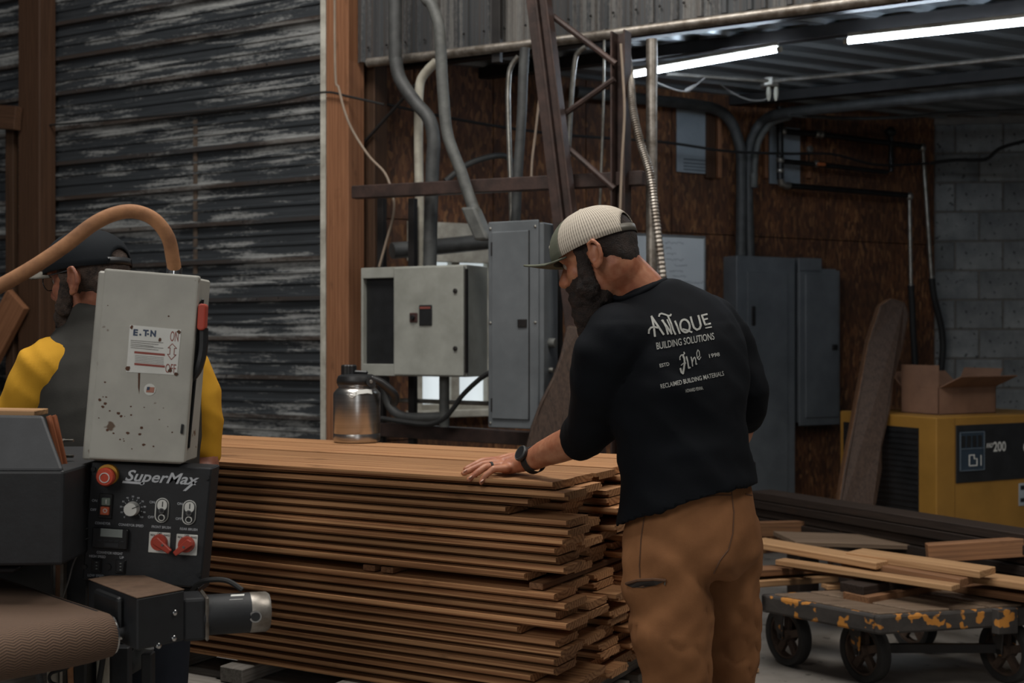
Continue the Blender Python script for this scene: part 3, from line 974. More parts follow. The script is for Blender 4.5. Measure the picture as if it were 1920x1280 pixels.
M_iron = mat('black_iron', '2b2a29', '1c1b1b', rough=.42, metal=.6, scale=12)
rig = empty('pipework', WO(1462, 640, .12), 'black iron air pipework with a gauge on the chipboard wall', 'pipework')
def seg_o(pts, r, m, name='pipe', n=10):
    mk(name, stube([WO(x, y, .12) for x, y in pts], r, n, 1), m, rig, smooth='auto')
seg_o([(1462, 200), (1463, 336)], .022, M_iron)
seg_o([(1463, 336), (1465, 344), (1474, 348), (1480, 348)], .023, M_galv, 'elbow')
seg_o([(1478, 348), (1700, 366)], .019, M_iron)
seg_o([(1463, 246), (1540, 252), (1730, 276)], .019, M_iron)
seg_o([(1466, 302), (1540, 309), (1664, 323)], .016, M_iron)
seg_o([(1670, 238), (1671, 322)], .018, M_iron)
seg_o([(1705, 366), (1708, 540)], .014, M_galv, 'riser')
seg_o([(1730, 276), (1747, 528)], .015, M_galv, 'riser')
for x, y, r in ((1468, 246, .026), (1532, 251, .025), (1540, 252, .024), (1463, 300, .027), (1463, 320, .025), (1530, 307, .022), (1705, 368, .027), (1729, 277, .028), (1708, 536, .02), (1747, 520, .02)):
    mk('coupling', ellipsoid(WO(x, y, .12), T_O, N_O, UP, r, r, r * 1.1, 10, 8), M_galv, rig, smooth=True)
mk('valve_handle', boxf(WO(1540, 308, .15), T_O, N_O, UP, .06, .02, .02), mat('orange_valve', 'a85a2c'), rig, bev=.003)
mk('valve', ellipsoid(WO(1670, 247, .15), T_O, N_O, UP, .045, .03, .03, 10, 8), M_iron, rig, smooth=True)
gc = WO(1517, 280, .16)
mk('gauge', lathe([(.021, 0), (.021, .016), (.018, .018)], gc, N_O, 16), M_galv, rig, smooth='auto')
mk('gauge_needle', boxf(gc + N_O * .019, T_O + UP, N_O, T_O - UP, .022, .002, .003), M_blk, rig)
mk('gauge_stem', tube([gc, WO(1516, 306, .13)], .006, 6), M_iron, rig)
for pts, lab in (([(1708, 535), (1710, 570), (1712, 620), (1716, 690), (1716, 760)], 'left black air hose hanging behind the cardboard box'), ([(1747, 522), (1752, 560), (1764, 610), (1768, 650), (1765, 690), (1760, 760)], 'right black air hose hanging behind the cardboard box')):
    wo_pipe('air_hose', pts, .022, M_rub, lab, 'hose', .13)
# whiteboard
wa0, wa1 = WO(1186, 640, .03), WO(1321, 640, .03)
wbz1, wbz0 = zo(1320, 443, .03), zo(1320, 545, .03) - .1
wbd = empty('whiteboard', Vector((wa0.x, wa0.y, wbz0)), 'whiteboard with faint writing behind the capped man', 'whiteboard')
ww = (wa1 - wa0).length
M_wb = mat('whiteboard_face', 'dbe0e2', 'ced4d7', rough=.35, scale=3, bump=0)
mk('board', boxf((wa0 + wa1) / 2 + UP * ((wbz0 + wbz1) / 2 - H), T_O, N_O, UP, ww, .012, wbz1 - wbz0), M_wb, wbd)
M_al = mat('aluminium', '9aa0a3', rough=.4, metal=.6)
for (u0, u1, z0_, z1_) in ((0, ww, wbz1 - .012, wbz1), (0, ww, wbz0, wbz0 + .012), (0, .012, wbz0, wbz1), (ww - .012, ww, wbz0, wbz1)):
    mk('frame', boxf(Vector((wa0.x, wa0.y, (z0_ + z1_) / 2)) + T_O * ((u0 + u1) / 2) + N_O * .004, T_O, N_O, UP, u1 - u0, .02, z1_ - z0_), M_al, wbd, bev=.002)
M_ink = mat('marker_ink', '5c6875', rough=.7)
for i in range(9):
    zz = wbz1 - .05 - i * .034
    u = ww * .42 + rng.uniform(0, .08)
    pts = []
    L = rng.uniform(.06, .16) if i < 7 else .25
    for j in range(int(L / .006)):
        pts.append((u + j * .006, zz + rng.uniform(-.007, .007)))
    V, Fs = ribbon(pts, .0022)
    mk('marker_writing', ([Vector((wa0.x, wa0.y, y)) + T_O * x + N_O * .0075 for x, y in V], Fs), M_ink, wbd)

# ------------------------------------------------------------------ lights and wiring under the shed roof
def tube_light(p, q, label):
    x = (q - p).normalized()
    t = empty('tube_light', (p + q) / 2, label, 'light', 'tube lights')
    mk('tube', tube([p, q], .0140, 12), M_tube, t, smooth='auto')
    mk('housing', boxf((p + q) / 2 + UP * .026, x, UP.cross(x), UP, (q - p).length, .03, .022), M_wpipe, t, bev=.004)
    for e, s in ((p, -1), (q, 1)):
        mk('end_cap', tube([e + x * (.0 * s), e + x * (.02 * s)], .0145, 12), M_wpipe, t, smooth='auto')
    return t
def at_z(px, py, z):
    D = (H - z) * F / (py - CY)
    return W(px, py, D)
tube_light(at_z(1187, 140, 2.79), at_z(1458, 93, 2.79), 'lit white tube light left under the shed roof, crossing the pole')
tube_light(at_z(1590, 77, 2.77), at_z(1975, 36, 2.77), 'lit white tube light at the upper right corner')
P = [at_z(1250, 138, 2.80), at_z(1443, 152, 2.78), at_z(1700, 128, 2.78), at_z(1960, 101, 2.78)]
mk('metal_conduit', stube(P[1:], .0125, 8), M_galv, label='thin shiny conduit running right from the roof junction box', cat='conduit', smooth='auto')
mk('metal_conduit', stube(P[:2], .012, 8), M_galv, label='thin shiny conduit running left from the roof junction box', cat='conduit', smooth='auto')
jb = empty('junction_box', at_z(1444, 163, 2.77), 'small metal junction box with two plugs under the shed roof', 'junction box')
jc = at_z(1444, 158, 2.77)
mk('box', lathe([(.05, 0), (.055, .01), (.055, .05), (.04, .055)], jc - UP * .02, UP, 8), M_galv, jb, bev=.003)
for dx in (-.012, .028):
    mk('plug', lathe([(.011, 0), (.014, .03), (.012, .055), (.005, .075)], jc + Vector((dx, -.02, -.02)), -UP, 10), M_wpipe, jb, smooth='auto')
def zc(pts, z): return [at_z(x, y, z) for x, y in pts]
P = [W(1441, 182, 6.9), W(1430, 188, 6.9), W(1405, 187, 6.9), W(1375, 175, 6.9), W(1348, 156, 6.9)]
mk('cable', stube(P, .005, 6), M_gcable, label='thin cable looping from the junction box plugs', cat='cable', smooth='auto')
P = [W(1233, 155, 6.6), W(1260, 166, 6.6), W(1283, 171, 6.6), W(1300, 163, 6.6), W(1322, 146, 6.6)]
cb = empty('cable', W(1283, 171, 6.6), 'thin cable with an inline plug hanging under the left tube light', 'cable')
mk('wire', stube(P, .004, 6), M_gcable, cb, smooth='auto')
mk('inline_plug', tube([W(1284, 171, 6.6), W(1290, 169, 6.6), W(1304, 160, 6.6)], [.008, .014, .008], 8), M_gcable, cb, smooth='auto')
P = [W(1480, 216, 7.3), W(1530, 219, 7.4), W(1600, 222, 7.6), W(1700, 219, 7.7), W(1800, 211, 7.7), W(1940, 206, 7.6)]
mk('metal_conduit', stube(P, .011, 8), M_dpvc, label='thin dark conduit along the top of the block wall', cat='conduit', smooth='auto')
P = [W(1745, 306, 8.2), W(1790, 300, 8.1), W(1830, 300, 8.05), W(1852, 297, 8.05), W(1880, 276, 8.0), W(1950, 258, 8.0)]
mk('black_cable', stube(P, .012, 8), M_rub, label='black cable drooping across the block wall', cat='cable', smooth='auto')

# ------------------------------------------------------------------ yellow dryer with the cardboard box on it
M_yel = mat('yellow_paint', '8f682b', '805d25', rough=.45, scale=4, bump=.03)
M_ydk = mat('yellow_seam', '6b4a17', rough=.6)
k0 = Vector((2.18, 6.3, 0)); kz = .968
NB = -N_O                                        # away from the camera along the side face
yd = empty('air_dryer', k0, 'yellow air dryer cabinet with a black control strip, under the cardboard box', 'machine')
YW, YD = 1.0, .715
def ybox(u0, u1, d0, d1, z0, z1): return boxf(k0 + T_O * ((u0 + u1) / 2) + NB * ((d0 + d1) / 2) + UP * ((z0 + z1) / 2), T_O, NB, UP, u1 - u0, d1 - d0, z1 - z0)
mk('cabinet', ybox(0, YW, 0, YD, .06, kz), M_yel, yd, bev=.006, seg=2)
mk('base', ybox(.02, YW - .02, .02, YD - .02, 0, .065), M_blk, yd)
mk('corner_seam', ybox(.128, .131, -.001, .002, .07, kz - .005), M_ydk, yd)
mk('side_grille', ybox(-.003, .004, .12, YD - .03, .12, kz - .06), M_blk, yd)
for i in range(26):
    mk('grille_slat', ybox(-.007, -.002, .125, YD - .035, .13 + i * .03, .143 + i * .03), M_blk, yd)
pu0, pu1, pz0_, pz1_ = .135, YW - .02, .625, .925
mk('control_strip', ybox(pu0, pu1, -.006, .004, pz0_, pz1_), M_blk, yd, bev=.002)
M_scr = mat('screen_blue', '2c3844', '25303a', rough=.3)
M_lite = mat('pale_print', 'c9c9c4', rough=.6, bump=0)
mk('screen', ybox(pu0 + .02, pu0 + .20, -.010, -.004, pz0_ + .06, pz1_ - .035), M_scr, yd, bev=.002)
M_frm = mat('print_grey', '5f6a74', rough=.6)
def yline(u0, u1, z0, z1): return ybox(u0, u1, -.0125, -.0095, z0, z1)
mk('screen_diagram', join(yline(pu0 + .022, pu0 + .198, pz1_ - .04, pz1_ - .037), yline(pu0 + .022, pu0 + .198, pz0_ + .062, pz0_ + .065), yline(pu0 + .022, pu0 + .025, pz0_ + .062, pz1_ - .037),
   yline(pu0 + .195, pu0 + .198, pz0_ + .062, pz1_ - .037), yline(pu0 + .022, pu0 + .198, pz1_ - .125, pz1_ - .122)), M_frm, yd)
mk('screen_icon', join(yline(pu0 + .085, pu0 + .09, pz0_ + .085, pz0_ + .145), yline(pu0 + .085, pu0 + .145, pz0_ + .085, pz0_ + .09), yline(pu0 + .14, pu0 + .145, pz0_ + .085, pz0_ + .125),
   yline(pu0 + .085, pu0 + .12, pz0_ + .14, pz0_ + .145), yline(pu0 + .12, pu0 + .125, pz0_ + .12, pz0_ + .145), yline(pu0 + .12, pu0 + .145, pz0_ + .12, pz0_ + .125), yline(pu0 + .17, pu0 + .174, pz0_ + .085, pz0_ + .14)), M_lite, yd)
for i in range(4):
    mk('screen_button', yline(pu0 + .03 + i * .04, pu0 + .058 + i * .04, pz1_ - .115, pz1_ - .055), M_blk, yd)
to = k0 + T_O * (pu0 + .265) + UP * (pz0_ + .155) - NB * .008
mk('model_lettering', text_on('200', to, T_O, UP, .05, bold=.02, width=.095), M_lite, yd, label='white 200 lettering')
mk('model_lettering', text_on('KRD', to - T_O * .052 + UP * .022, T_O, UP, .022, bold=.02, shear=.3, width=.05), M_lite, yd)
mk('badge', lathe([(.03, 0), (.03, .006)], k0 + T_O * .66 + UP * .79 - NB * .004, -NB, 20), M_lite, yd)
mk('sticker', ybox(.60, .72, -.003, .002, .48, .60), M_sheet, yd)
mk('sticker_print', join(ybox(.61, .71, -.005, -.002, .565, .588), ybox(.61, .66, -.005, -.002, .50, .52)), M_blk, yd)

M_card = mat('cardboard', '7d5d49', '6d503f', rough=.8, scale=7, bump=.1)
k1 = Vector((2.27, 6.53, kz))
cbx = empty('cardboard_box', k1, 'open brown cardboard box on top of the yellow dryer', 'box')
cw, cd, ch, th = .43, .27, .145, .006
def cbox(u0, u1, d0, d1, z0, z1): return boxf(k1 + T_O * ((u0 + u1) / 2) + NB * ((d0 + d1) / 2) + UP * ((z0 + z1) / 2), T_O, NB, UP, u1 - u0, d1 - d0, z1 - z0)
mk('bottom', cbox(0, cw, 0, cd, 0.001, .008), M_card, cbx)
mk('side', cbox(0, cw, 0, th, .001, ch), M_card, cbx)
mk('side', cbox(0, cw, cd - th, cd, .001, ch), M_card, cbx)
mk('side', cbox(0, th, 0, cd, .001, ch), M_card, cbx)
mk('side', cbox(cw - th, cw, 0, cd, .001, ch), M_card, cbx)
mk('flap', cbox(-.001, th - .001, 0, cd, ch, ch + .12), M_card, cbx)
def flap(a, b, out, up_):
    P = [a, b, b + out, a + out]
    mk('flap', prism(P, up_), M_card, cbx)
fa, fb = k1 + UP * ch, k1 + T_O * cw + UP * ch
flap(fa + T_O * .01, fb, -NB * .11 + UP * .06 + T_O * .04, UP * .005)
ga, gb = k1 + T_O * cw + UP * ch, k1 + T_O * cw + NB * cd + UP * ch
flap(ga, gb, T_O * .05 + UP * .10, T_O * .005)
ha, hb = k1 + NB * cd + UP * ch, k1 + NB * cd + T_O * cw + UP * ch
flap(ha, hb, NB * .09 + UP * .075, UP * .005)
pb = []
for i in range(9):
    for j in range(5):
        pb.append(k1 + T_O * (.03 + .16 * i / 8) + NB * (.04 + .18 * j / 4) + UP * (.15 + .03 * noise.noise(Vector((i * .7, j * .9, 2))) - .004 * i))
mk('plastic_bag', (pb + [p - UP * .09 for p in pb], [(i * 5 + j, i * 5 + j + 1, (i + 1) * 5 + j + 1, (i + 1) * 5 + j) for i in range(8) for j in range(4)]),
   mat('white_plastic', 'd8dcdc', rough=.25), label='crumpled white plastic bag inside the cardboard box', cat='bag', smooth=True)

# ------------------------------------------------------------------ live-edge slab leaning by the dryer
slab('wood_slab', [(1650, 572, 6.75), (1628, 640, 6.70), (1612, 725, 6.62), (1598, 800, 6.55), (1582, 880, 6.48), (1566, 985, 6.35), (1548, 1150, 6.13), (1630, 1150, 6.13),
                   (1636, 985, 6.35), (1655, 880, 6.48), (1654, 840, 6.5), (1672, 760, 6.58), (1676, 715, 6.63), (1694, 650, 6.7), (1706, 590, 6.74), (1698, 566, 6.76), (1672, 558, 6.77)],
     M_bark, .11, 'tall live-edge slab leaning between the blue grey panels and the dryer', M_slabside)

# ------------------------------------------------------------------ dark long timbers
M_dwood = wood('dark_board', '332a25', '1e1916', ring=40, rnd=.2, streak=.8)
ta, tb = Vector((1.32, 6.5, 0)), Vector((2.42, 4.62, 0))
tb2 = ta + (tb - ta).normalized() * 2.6
side_t = UP.cross((tb2 - ta).normalized())
for i in range(5):
    z = .553 - i * .044
    j = rng.uniform(-.02, .02)
    plank_between('dark_board', ta + UP * z + side_t * j, tb2 + UP * z + side_t * (j + rng.uniform(-.01, .01)), .15, .04, M_dwood,
                  label=('topmost', 'second', 'third', 'fourth', 'lowest')[i] + ' of the long dark boards stacked in front of the dryer', cat='board', group='long dark boards')
for f_ in (.12, .8):
    p = ta + (tb2 - ta) * f_
    mk('support_block', boxf(p + UP * .174, tb2 - ta, side_t, UP, .09, .14, .345), M_dwood, label='dark wooden block under the %s end of the long dark boards' % ('far' if f_ < .5 else 'near'), cat='block', bev=.004)

# ------------------------------------------------------------------ low cart with steel wheels
M_deck = wood('worn_deck', '7d6a58', '54453a', ring=40, rnd=.15, streak=.8)
M_edge = mat('chipped_paint_steel', '3a3531', '2a2624', rough=.7, scale=10, bump=.4, speck='b0742c', speck_scale=17, speck_lo=.57)
M_tyre = mat('worn_tyre', '2b2927', '1d1c1b', rough=.75, scale=16, bump=.3)
M_hub = mat('rusty_wheel', '5b4a3e', '3b2f28', rough=.7, metal=.3, scale=12, bump=.3)
zd = .325
def on_z(px, py, z):
    D = (H - z) * F / (py - CY)
    return W(px, py, D)
C0 = on_z(1648, 1150, zd)                       # near corner of the deck
CL = on_z(1442, 1112, zd)
CR = on_z(1990, 1130, zd)
e1 = (CL - C0).normalized(); e2 = (CR - C0).normalized()
L1, L2 = (CL - C0).length, (CR - C0).length
cart = empty('platform_cart', (C0.x, C0.y, 0), 'old low platform cart with iron wheels under loose boards', 'cart')
def qd(u0, u1, v0, v1, z0, z1):
    def p(u, v, z): return C0 + e2 * u + e1 * v + UP * (z - zd)
    return hexa([p(u0, v0, z0), p(u1, v0, z0), p(u1, v1, z0), p(u0, v1, z0)], [p(u0, v0, z1), p(u1, v0, z1), p(u1, v1, z1), p(u0, v1, z1)])
for i in range(5):
    mk('deck_plank', qd(L2 * i / 5 + .012, L2 * (i + 1) / 5 - .004, .012, L1 - .012, zd - .035, zd + .002 * (i % 2)), M_deck, cart, bev=.003)
hs = .078
mk('side_rail', qd(-.02, L2 + .02, -.02, .012, zd - hs, zd - .004), M_edge, cart, bev=.010, seg=2, label='dark rail with chipped orange paint')
mk('side_rail', qd(-.02, .012, -.012, L1 + .02, zd - hs, zd - .004), M_edge, cart, bev=.010, seg=2, label='dark rail with chipped orange paint')
mk('side_rail', qd(-.02, L2 + .02, L1 - .012, L1 + .02, zd - hs, zd - .004), M_edge, cart, bev=.006)
mk('side_rail', qd(L2 - .012, L2 + .02, -.012, L1 + .012, zd - hs, zd - .004), M_edge, cart, bev=.006)
wax = Vector((-.90, -.43, 0)).normalized()
wrl = wax.cross(UP)
def wheel(px, py, D, R=.125):
    c = W(px, py, D); c.z = R + .001
    w = mk('wheel', lathe([(R * .78, -.024), (R * .97, -.026), (R, -.016), (R, .016), (R * .97, .026), (R * .78, .024), (R * .76, .0), (R * .78, -.024)], c, wax, 32, cap=False), M_tyre, cart, smooth='auto')
    sp = [lathe([(.028, -.03), (.028, .03)], c, wax, 14), lathe([(R * .79, -.018), (R * .79, .018), (R * .70, .018), (R * .70, -.018), (R * .79, -.018)], c, wax, 28, cap=False)]
    for i in range(5):
        a = 2 * math.pi * i / 5 + .3
        d = wrl * math.cos(a) + UP * math.sin(a)
        sp.append(boxf(c + d * R * .47, d, wax, d.cross(wax), R * .6, .02, .03))
    mk('hub', join(*sp), M_hub, w)
    return c
w1 = wheel(1622, 1225, 4.90); w2 = wheel(1478, 1200, 5.16); w3 = wheel(1712, 1190, 5.42); w4 = wheel(1888, 1225, 4.90)
for c in (w1, w2, w3, w4):
    for s in (-1, 1):
        t0 = c + wax * (.036 * s)
        top = Vector((t0.x, t0.y, zd - .045)) + e1 * .02
        mk('fork', hexa([t0 - wrl * .012 - UP * .015, t0 + wrl * .012 - UP * .015, t0 + wrl * .012 + wax * .008 - UP * .015, t0 - wrl * .012 + wax * .008 - UP * .015],
                        [top - wrl * .05, top + wrl * .05, top + wrl * .05 + wax * .008, top - wrl * .05 + wax * .008]), M_edge, cart, bev=.002)
    mk('axle', tube([c - wax * .05, c + wax * .05], .011, 8), M_dsteel, cart)
mk('axle_bar', boxf((w1 + w4) / 2 + UP * .01, w4 - w1, UP, e1, (w4 - w1).length, .035, .03), M_dsteel, cart)
mk('stake_pocket', boxf(C0 + e2 * (L2 * .64) - UP * .05 - e1 * .03, e2, e1, UP, .09, .03, .1), M_edge, cart, bev=.004)

# ------------------------------------------------------------------ loose boards on the cart
M_pale = wood('pale_board', 'b58f68', '8d6a4a', ring=70, rnd=.12)
M_mid = wood('mid_board', '876246', '5c4230', ring=60, rnd=.15, streak=.7)
def loose(a, b, w, t, m, label, side=None):
    return plank_between('loose_board', W(*a), W(*b), w, t, m, side=side, label=label, cat='board', group='loose boards on the cart')
loose((1416, 1016, 5.55), (1660, 1058, 5.02), .13, .028, M_pale, 'pale loose board running right from the capped man, uppermost on the left')
loose((1602, 1037, 5.22), (1852, 1073, 4.80), .14, .028, M_pale, 'pale loose board topmost in the middle of the cart load')
loose((1590, 1052, 5.18), (1812, 1090, 4.78), .10, .030, M_mid, 'split brown board right under the topmost pale board')
loose((1462, 1052, 5.30), (1792, 1101, 4.72), .07, .022, M_pale, 'long narrow pale strip slanting across the cart load')
loose((1490, 1060, 5.42), (1640, 1083, 5.12), .09, .020, M_mid, 'thin brown board half hidden beneath the narrow pale strip')
loose((1396, 1072, 5.10), (1540, 1064, 5.75), .12, .028, M_mid, 'brown board end sticking out left, upper of two beside the trousers')
loose((1396, 1092, 5.05), (1548, 1082, 5.70), .13, .026, M_pale, 'board with a pale top edge sticking out left, lower of two beside the trousers')
loose((1400, 992, 5.95), (1548, 988, 6.25), .07, .05, M_mid, 'thick brown timber behind the loose boards, left', side=UP)
loose((1470, 1009, 5.62), (1790, 1020, 5.72), .30, .022, M_deck, 'wide grey weathered plank lying at the back of the cart load')
loose((1738, 1036, 5.09), (1990, 1020, 5.02), .075, .06, M_mid, 'thick brown timber at the right of the cart load', side=UP)
loose((1820, 1080, 5.02), (1990, 1104, 4.62), .14, .026, M_pale, 'pale loose board at the right edge of the picture')
loose((1545, 1099, 5.12), (1722, 1093, 5.20), .06, .018, M_pale, 'thin short batten lying low in the middle of the cart load')
loose((1596, 1104, 4.93), (1820, 1066, 5.36), .12, .040, M_dwood, 'rough dark plank on the cart deck near its corner, upper of two')
loose((1604, 1121, 4.90), (1830, 1080, 5.34), .13, .030, M_mid, 'brown plank on the cart deck near its corner, lower of two')
loose((1800, 1100, 5.12), (1960, 1122, 4.72), .12, .030, M_mid, 'curved brown plank low at the right of the cart load')
loose((1574, 992, 5.95), (1608, 994, 5.95), .055, .05, M_mid, 'small brown block under the dark boards, left of two')
loose((1614, 994, 5.95), (1634, 995, 5.95), .050, .05, M_mid, 'small brown block under the dark boards, right of two')
plank_between('scrap_block', W(1378, 1272, 4.55), W(1452, 1268, 4.7), .10, .07, M_bark, label='dark scrap block on the floor beside the trousers', cat='block').location.z = .036
plank_between('wood_chip', W(1380, 1236, 5.0), W(1416, 1230, 5.05), .05, .018, M_pale, label='small orange wood offcut on the floor beside the trousers', cat='offcut').location.z = .012

# ------------------------------------------------------------------ the tall stack of planks
M_plank = wood('heart_pine', 'b88b62', '744a30', ring=80, rnd=.30)
PZ = 1.005
P0 = Vector((.107, 3.083, 0))
PL, PWd, PT, PITCH = 2.25, .131, .0195, .0236
def plank_mesh(L):
    prof = [(0, PT), (0, .0085), (-.020, .0085), (-.020, 0), (-.126, 0), (-.126, .0065), (-.133, .0065), (-.133, .0125), (-.127, .0125), (-.127, PT)]
    n = len(prof)
    cuts = 6
    V = [(L * c / cuts, y, z) for c in range(cuts + 1) for y, z in prof]
    Fs = [(c * n + i, c * n + (i + 1) % n, (c + 1) * n + (i + 1) % n, (c + 1) * n + i) for c in range(cuts) for i in range(n)]
    Fs += [tuple(range(n)), tuple(range((cuts + 1) * n - 1, cuts * n - 1, -1))]
    me = bpy.data.meshes.new('plank')
    me.from_pydata(V, [], Fs)
    bm = bmesh.new(); bm.from_mesh(me); bmesh.ops.recalc_face_normals(bm, faces=bm.faces); bm.to_mesh(me); bm.free()
    me.materials.append(M_plank)
    return me
meshes = [plank_mesh(PL + d) for d in (-.03, 0, .03, .06)]
ends = [430, 490, 310, 200, 490, 500, 480, 440, 445, 480, 300, 440, 485, 445, 500, 265, 445, 470, 440, 440, 330, 495, 290, 460, 440, 480]
ords = 'first second third fourth fifth sixth seventh eighth ninth tenth eleventh twelfth thirteenth fourteenth fifteenth sixteenth seventeenth eighteenth nineteenth twentieth twenty-first twenty-second twenty-third twenty-fourth twenty-fifth'.split()
cols = ('front', 'second', 'third', 'fourth', 'fifth', 'back')
yawA = math.atan2(A.y, A.x)
GAP = 10
NL = 24
for i in range(NL):
    z = PZ - PT - i * PITCH - (.020 if i > GAP else 0)
    for c in range(6):
        if c == 0: s = (ends[i] - 440) / 2.56 / 650
        else: s = rng.uniform(-.05, .05) + (-.02 if c == 1 else 0)
        if i == 0 and c > 0: s = rng.uniform(-.03, .02)
        o = bpy.data.objects.new('plank', meshes[rng.randrange(4)])
        COL.objects.link(o)
        y = c * (PWd + .0045) + rng.uniform(-.002, .002) + (rng.uniform(-.006, .004) if c == 0 else 0)
        o.location = P0 - A * s + B * y + UP * (z + rng.uniform(-.0006, .0006) - (rng.uniform(0, .0025) if i == 0 and c else 0))
        o.rotation_euler = (0, 0, yawA + rng.uniform(-.0022, .0022))
        if i == 0:
            lab = '%s row plank in the top layer of the tall plank stack' % cols[c]
        else:
            lab = '%s row plank, %s layer from the top of the tall plank stack' % (cols[c], ords[i])
        o['label'] = lab; o['category'] = 'plank'; o['group'] = 'planks in the tall stack'
zg = PZ - PT - GAP * PITCH - .0205
for j, u in enumerate((.06, .52, .58, 1.3, 2.0)):
    p = P0 + A * u + UP * (zg + .008)
    plank_between('spacer_stick', p + B * .012, p + B * .78, .04, .0165, M_mid, label='%s thin spacer stick in the dark gap of the tall stack' % ('near end', 'left middle', 'right middle', 'far middle', 'far end')[j], cat='stick', group='spacer sticks')
zb_ = PZ - PT - (NL - 1) * PITCH - .020
M_gwood = wood('grey_wood', '86817a', '5f5953', ring=40, rnd=.15, streak=.8)
for j, u in enumerate((.10, .62, 1.02, 1.30, 1.9)):
    p = P0 + A * u + UP * (zb_ - .024)
    plank_between('cross_timber', p - B * .05, p + B * .84, .085, .044, M_gwood, label='%s grey cross timber under the tall plank stack' % ('nearest', 'second nearest', 'middle', 'second farthest', 'farthest')[j], cat='timber', group='cross timbers')
zp = zb_ - .047
pal = empty('pallet', P0 + A * 1.1 + B * .4, 'grey wooden pallet carrying the tall plank stack', 'pallet')
for j in range(6):
    p = P0 + A * .03 + B * (-.09 + j * .19) + UP * (zp - .013)
    plank_between('deck_board', p, p + A * 2.2, .125, .022, M_gwood, parent=pal)
for u in (.1, 1.12, 2.1):
    p = P0 + A * u + UP * ((zp - .026) / 2)
    plank_between('stringer', p - B * .1, p + B * .86, .09, zp - .028, M_gwood, parent=pal)

# ------------------------------------------------------------------ steel jug on the stack
M_ss = mat('brushed_steel', 'b9b6b2', 'a9a6a2', rough=.28, metal=1.0, scale=3, stretch=(1, 1, 40), bump=.05)
jd = .355 * F / (828 - CY)
jc = W(669, 828, jd); jc.z = PZ + .0005
R = .083
jug = empty('steel_jug', jc, 'brushed steel jug with a black lid and carry handle on the plank stack', 'jug')
mk('body', lathe([(R * .93, 0), (R * .985, .004), (R, .012), (R, .028), (R * .99, .030), (R * .99, .032), (R, .034), (R, .168), (R * .985, .174), (R * .82, .189), (R * .78, .191), (R * .78, .196), (R * .82, .199), (R * .82, .204), (R * .78, .206)], jc, UP, 48), M_ss, jug, smooth='auto')
mk('lid', lathe([(R * .80, .201), (R * .85, .206), (R * .85, .219), (R * .80, .232), (R * .66, .238), (R * .30, .240)], jc, UP, 36), M_blk, jug, smooth='auto')
sc_ = jc + Vector((-.028, 0, 0))
ns = 40
V, Fs = [], []
for h in (.236, .242, .268, .272):
    for j in range(ns):
        a = 2 * math.pi * j / ns
        r = .0265 * (1 + (.05 if (j // 2) % 2 else 0)) * (1 if h < .271 else .9)
        V.append(sc_ + Vector((r * math.cos(a), r * math.sin(a), h)))
for i in range(3):
    for j in range(ns): Fs.append((i * ns + j, i * ns + (j + 1) % ns, (i + 1) * ns + (j + 1) % ns, (i + 1) * ns + j))
Fs.append(tuple(range(3 * ns, 4 * ns)))
mk('spout_cap', (V, Fs), M_blk, jug)
mk('cap_strap', boxf(jc + Vector((.012, -.005, .246)), (1, 0, -.06), (0, 1, 0), UP, .055, .02, .012), M_blk, jug, bev=.004)
pv = jc + Vector((.055, -.052, .214))
mk('pivot', lathe([(.017, 0), (.017, .012)], pv, (.25, -.97, 0), 20), M_blk, jug, smooth='auto')
mk('pivot_screw', lathe([(.007, .012), (.005, .015)], pv, (.25, -.97, 0), 10), M_galv, jug)
hd = [pv + Vector((0, 0, .012)), pv + Vector((.035, .01, -.004)), pv + Vector((.078, .03, -.045)), pv + Vector((.075, .075, -.075)), pv + Vector((.06, .12, -.05)), pv + Vector((.02, .135, .0))]
mk('handle', stube(hd, [.012, .015, .016, .016, .014, .011], 10), M_blk, jug, smooth=True)
tg = [jc + Vector((math.cos(a) * (R * .97), math.sin(a) * (R * .97), z)) for a, z in ((-1.62, .178), (-1.35, .186), (-1.0, .189), (-.75, .186))]
tg2 = [p + Vector((.003, -.010, -.014)) for p in tg]
mk('paper_tag', (tg + tg2, [(0, 1, 5, 4), (1, 2, 6, 5), (2, 3, 7, 6)]), M_lite, jug, smooth=True)
lp = [jc + Vector((math.cos(a) * (R + .004), math.sin(a) * (R + .004), z)) for a, z in ((-1.78, .176), (-1.74, .165), (-1.62, .160), (-1.5, .166), (-1.47, .178))]
mk('tag_string', stube(lp, .0014, 6), M_lite, jug)

# ------------------------------------------------------------------ brush sanding machine at the lower left
M_mblk = mat('powder_black', '191b1e', '131417', rough=.6, scale=30, bump=.15, dist=.002)
M_mgry = mat('cabinet_charcoal', '292b2e', '212326', rough=.6, scale=20, bump=.15, dist=.002)
M_sbox = mat('switch_box_grey', 'a7a59c', '94928a', rough=.5, scale=6, bump=.04, speck='5d4a3a', speck_scale=26, speck_lo=.705)
M_dust = mat('dusty_top', '6e5644', '5b4636', rough=.9, scale=30, bump=.2)
M_hose = mat('dusty_hose', 'a0714c', '7b5437', rough=.8, scale=18, bump=.2)
M_redp = mat('red_plastic', 'a8402f', '97382a', rough=.4, scale=4, bump=0)
M_redd = mat('red_knob', 'b8452f', rough=.4, bump=0)
M_yelp = mat('yellow_ring', 'c79030', rough=.5, bump=0)
M_ltr = mat('silver_lettering', 'b9bcc0', rough=.5, bump=0)
M_chr = mat('chrome', 'c9c9c9', rough=.18, metal=1.0, bump=0)
M_wht = mat('white_plate', 'cfcfca', 'bdbdb6', rough=.5, scale=8, bump=0)
M_lcd = mat('lcd_grey', '8e9591', rough=.3, bump=0)
M_orb = mat('orange_button', 'd06a48', rough=.4, bump=0)
M_grb = mat('green_grey_button', '7f8a80', rough=.35, bump=0)
SD = 2.5
SS = F / SD
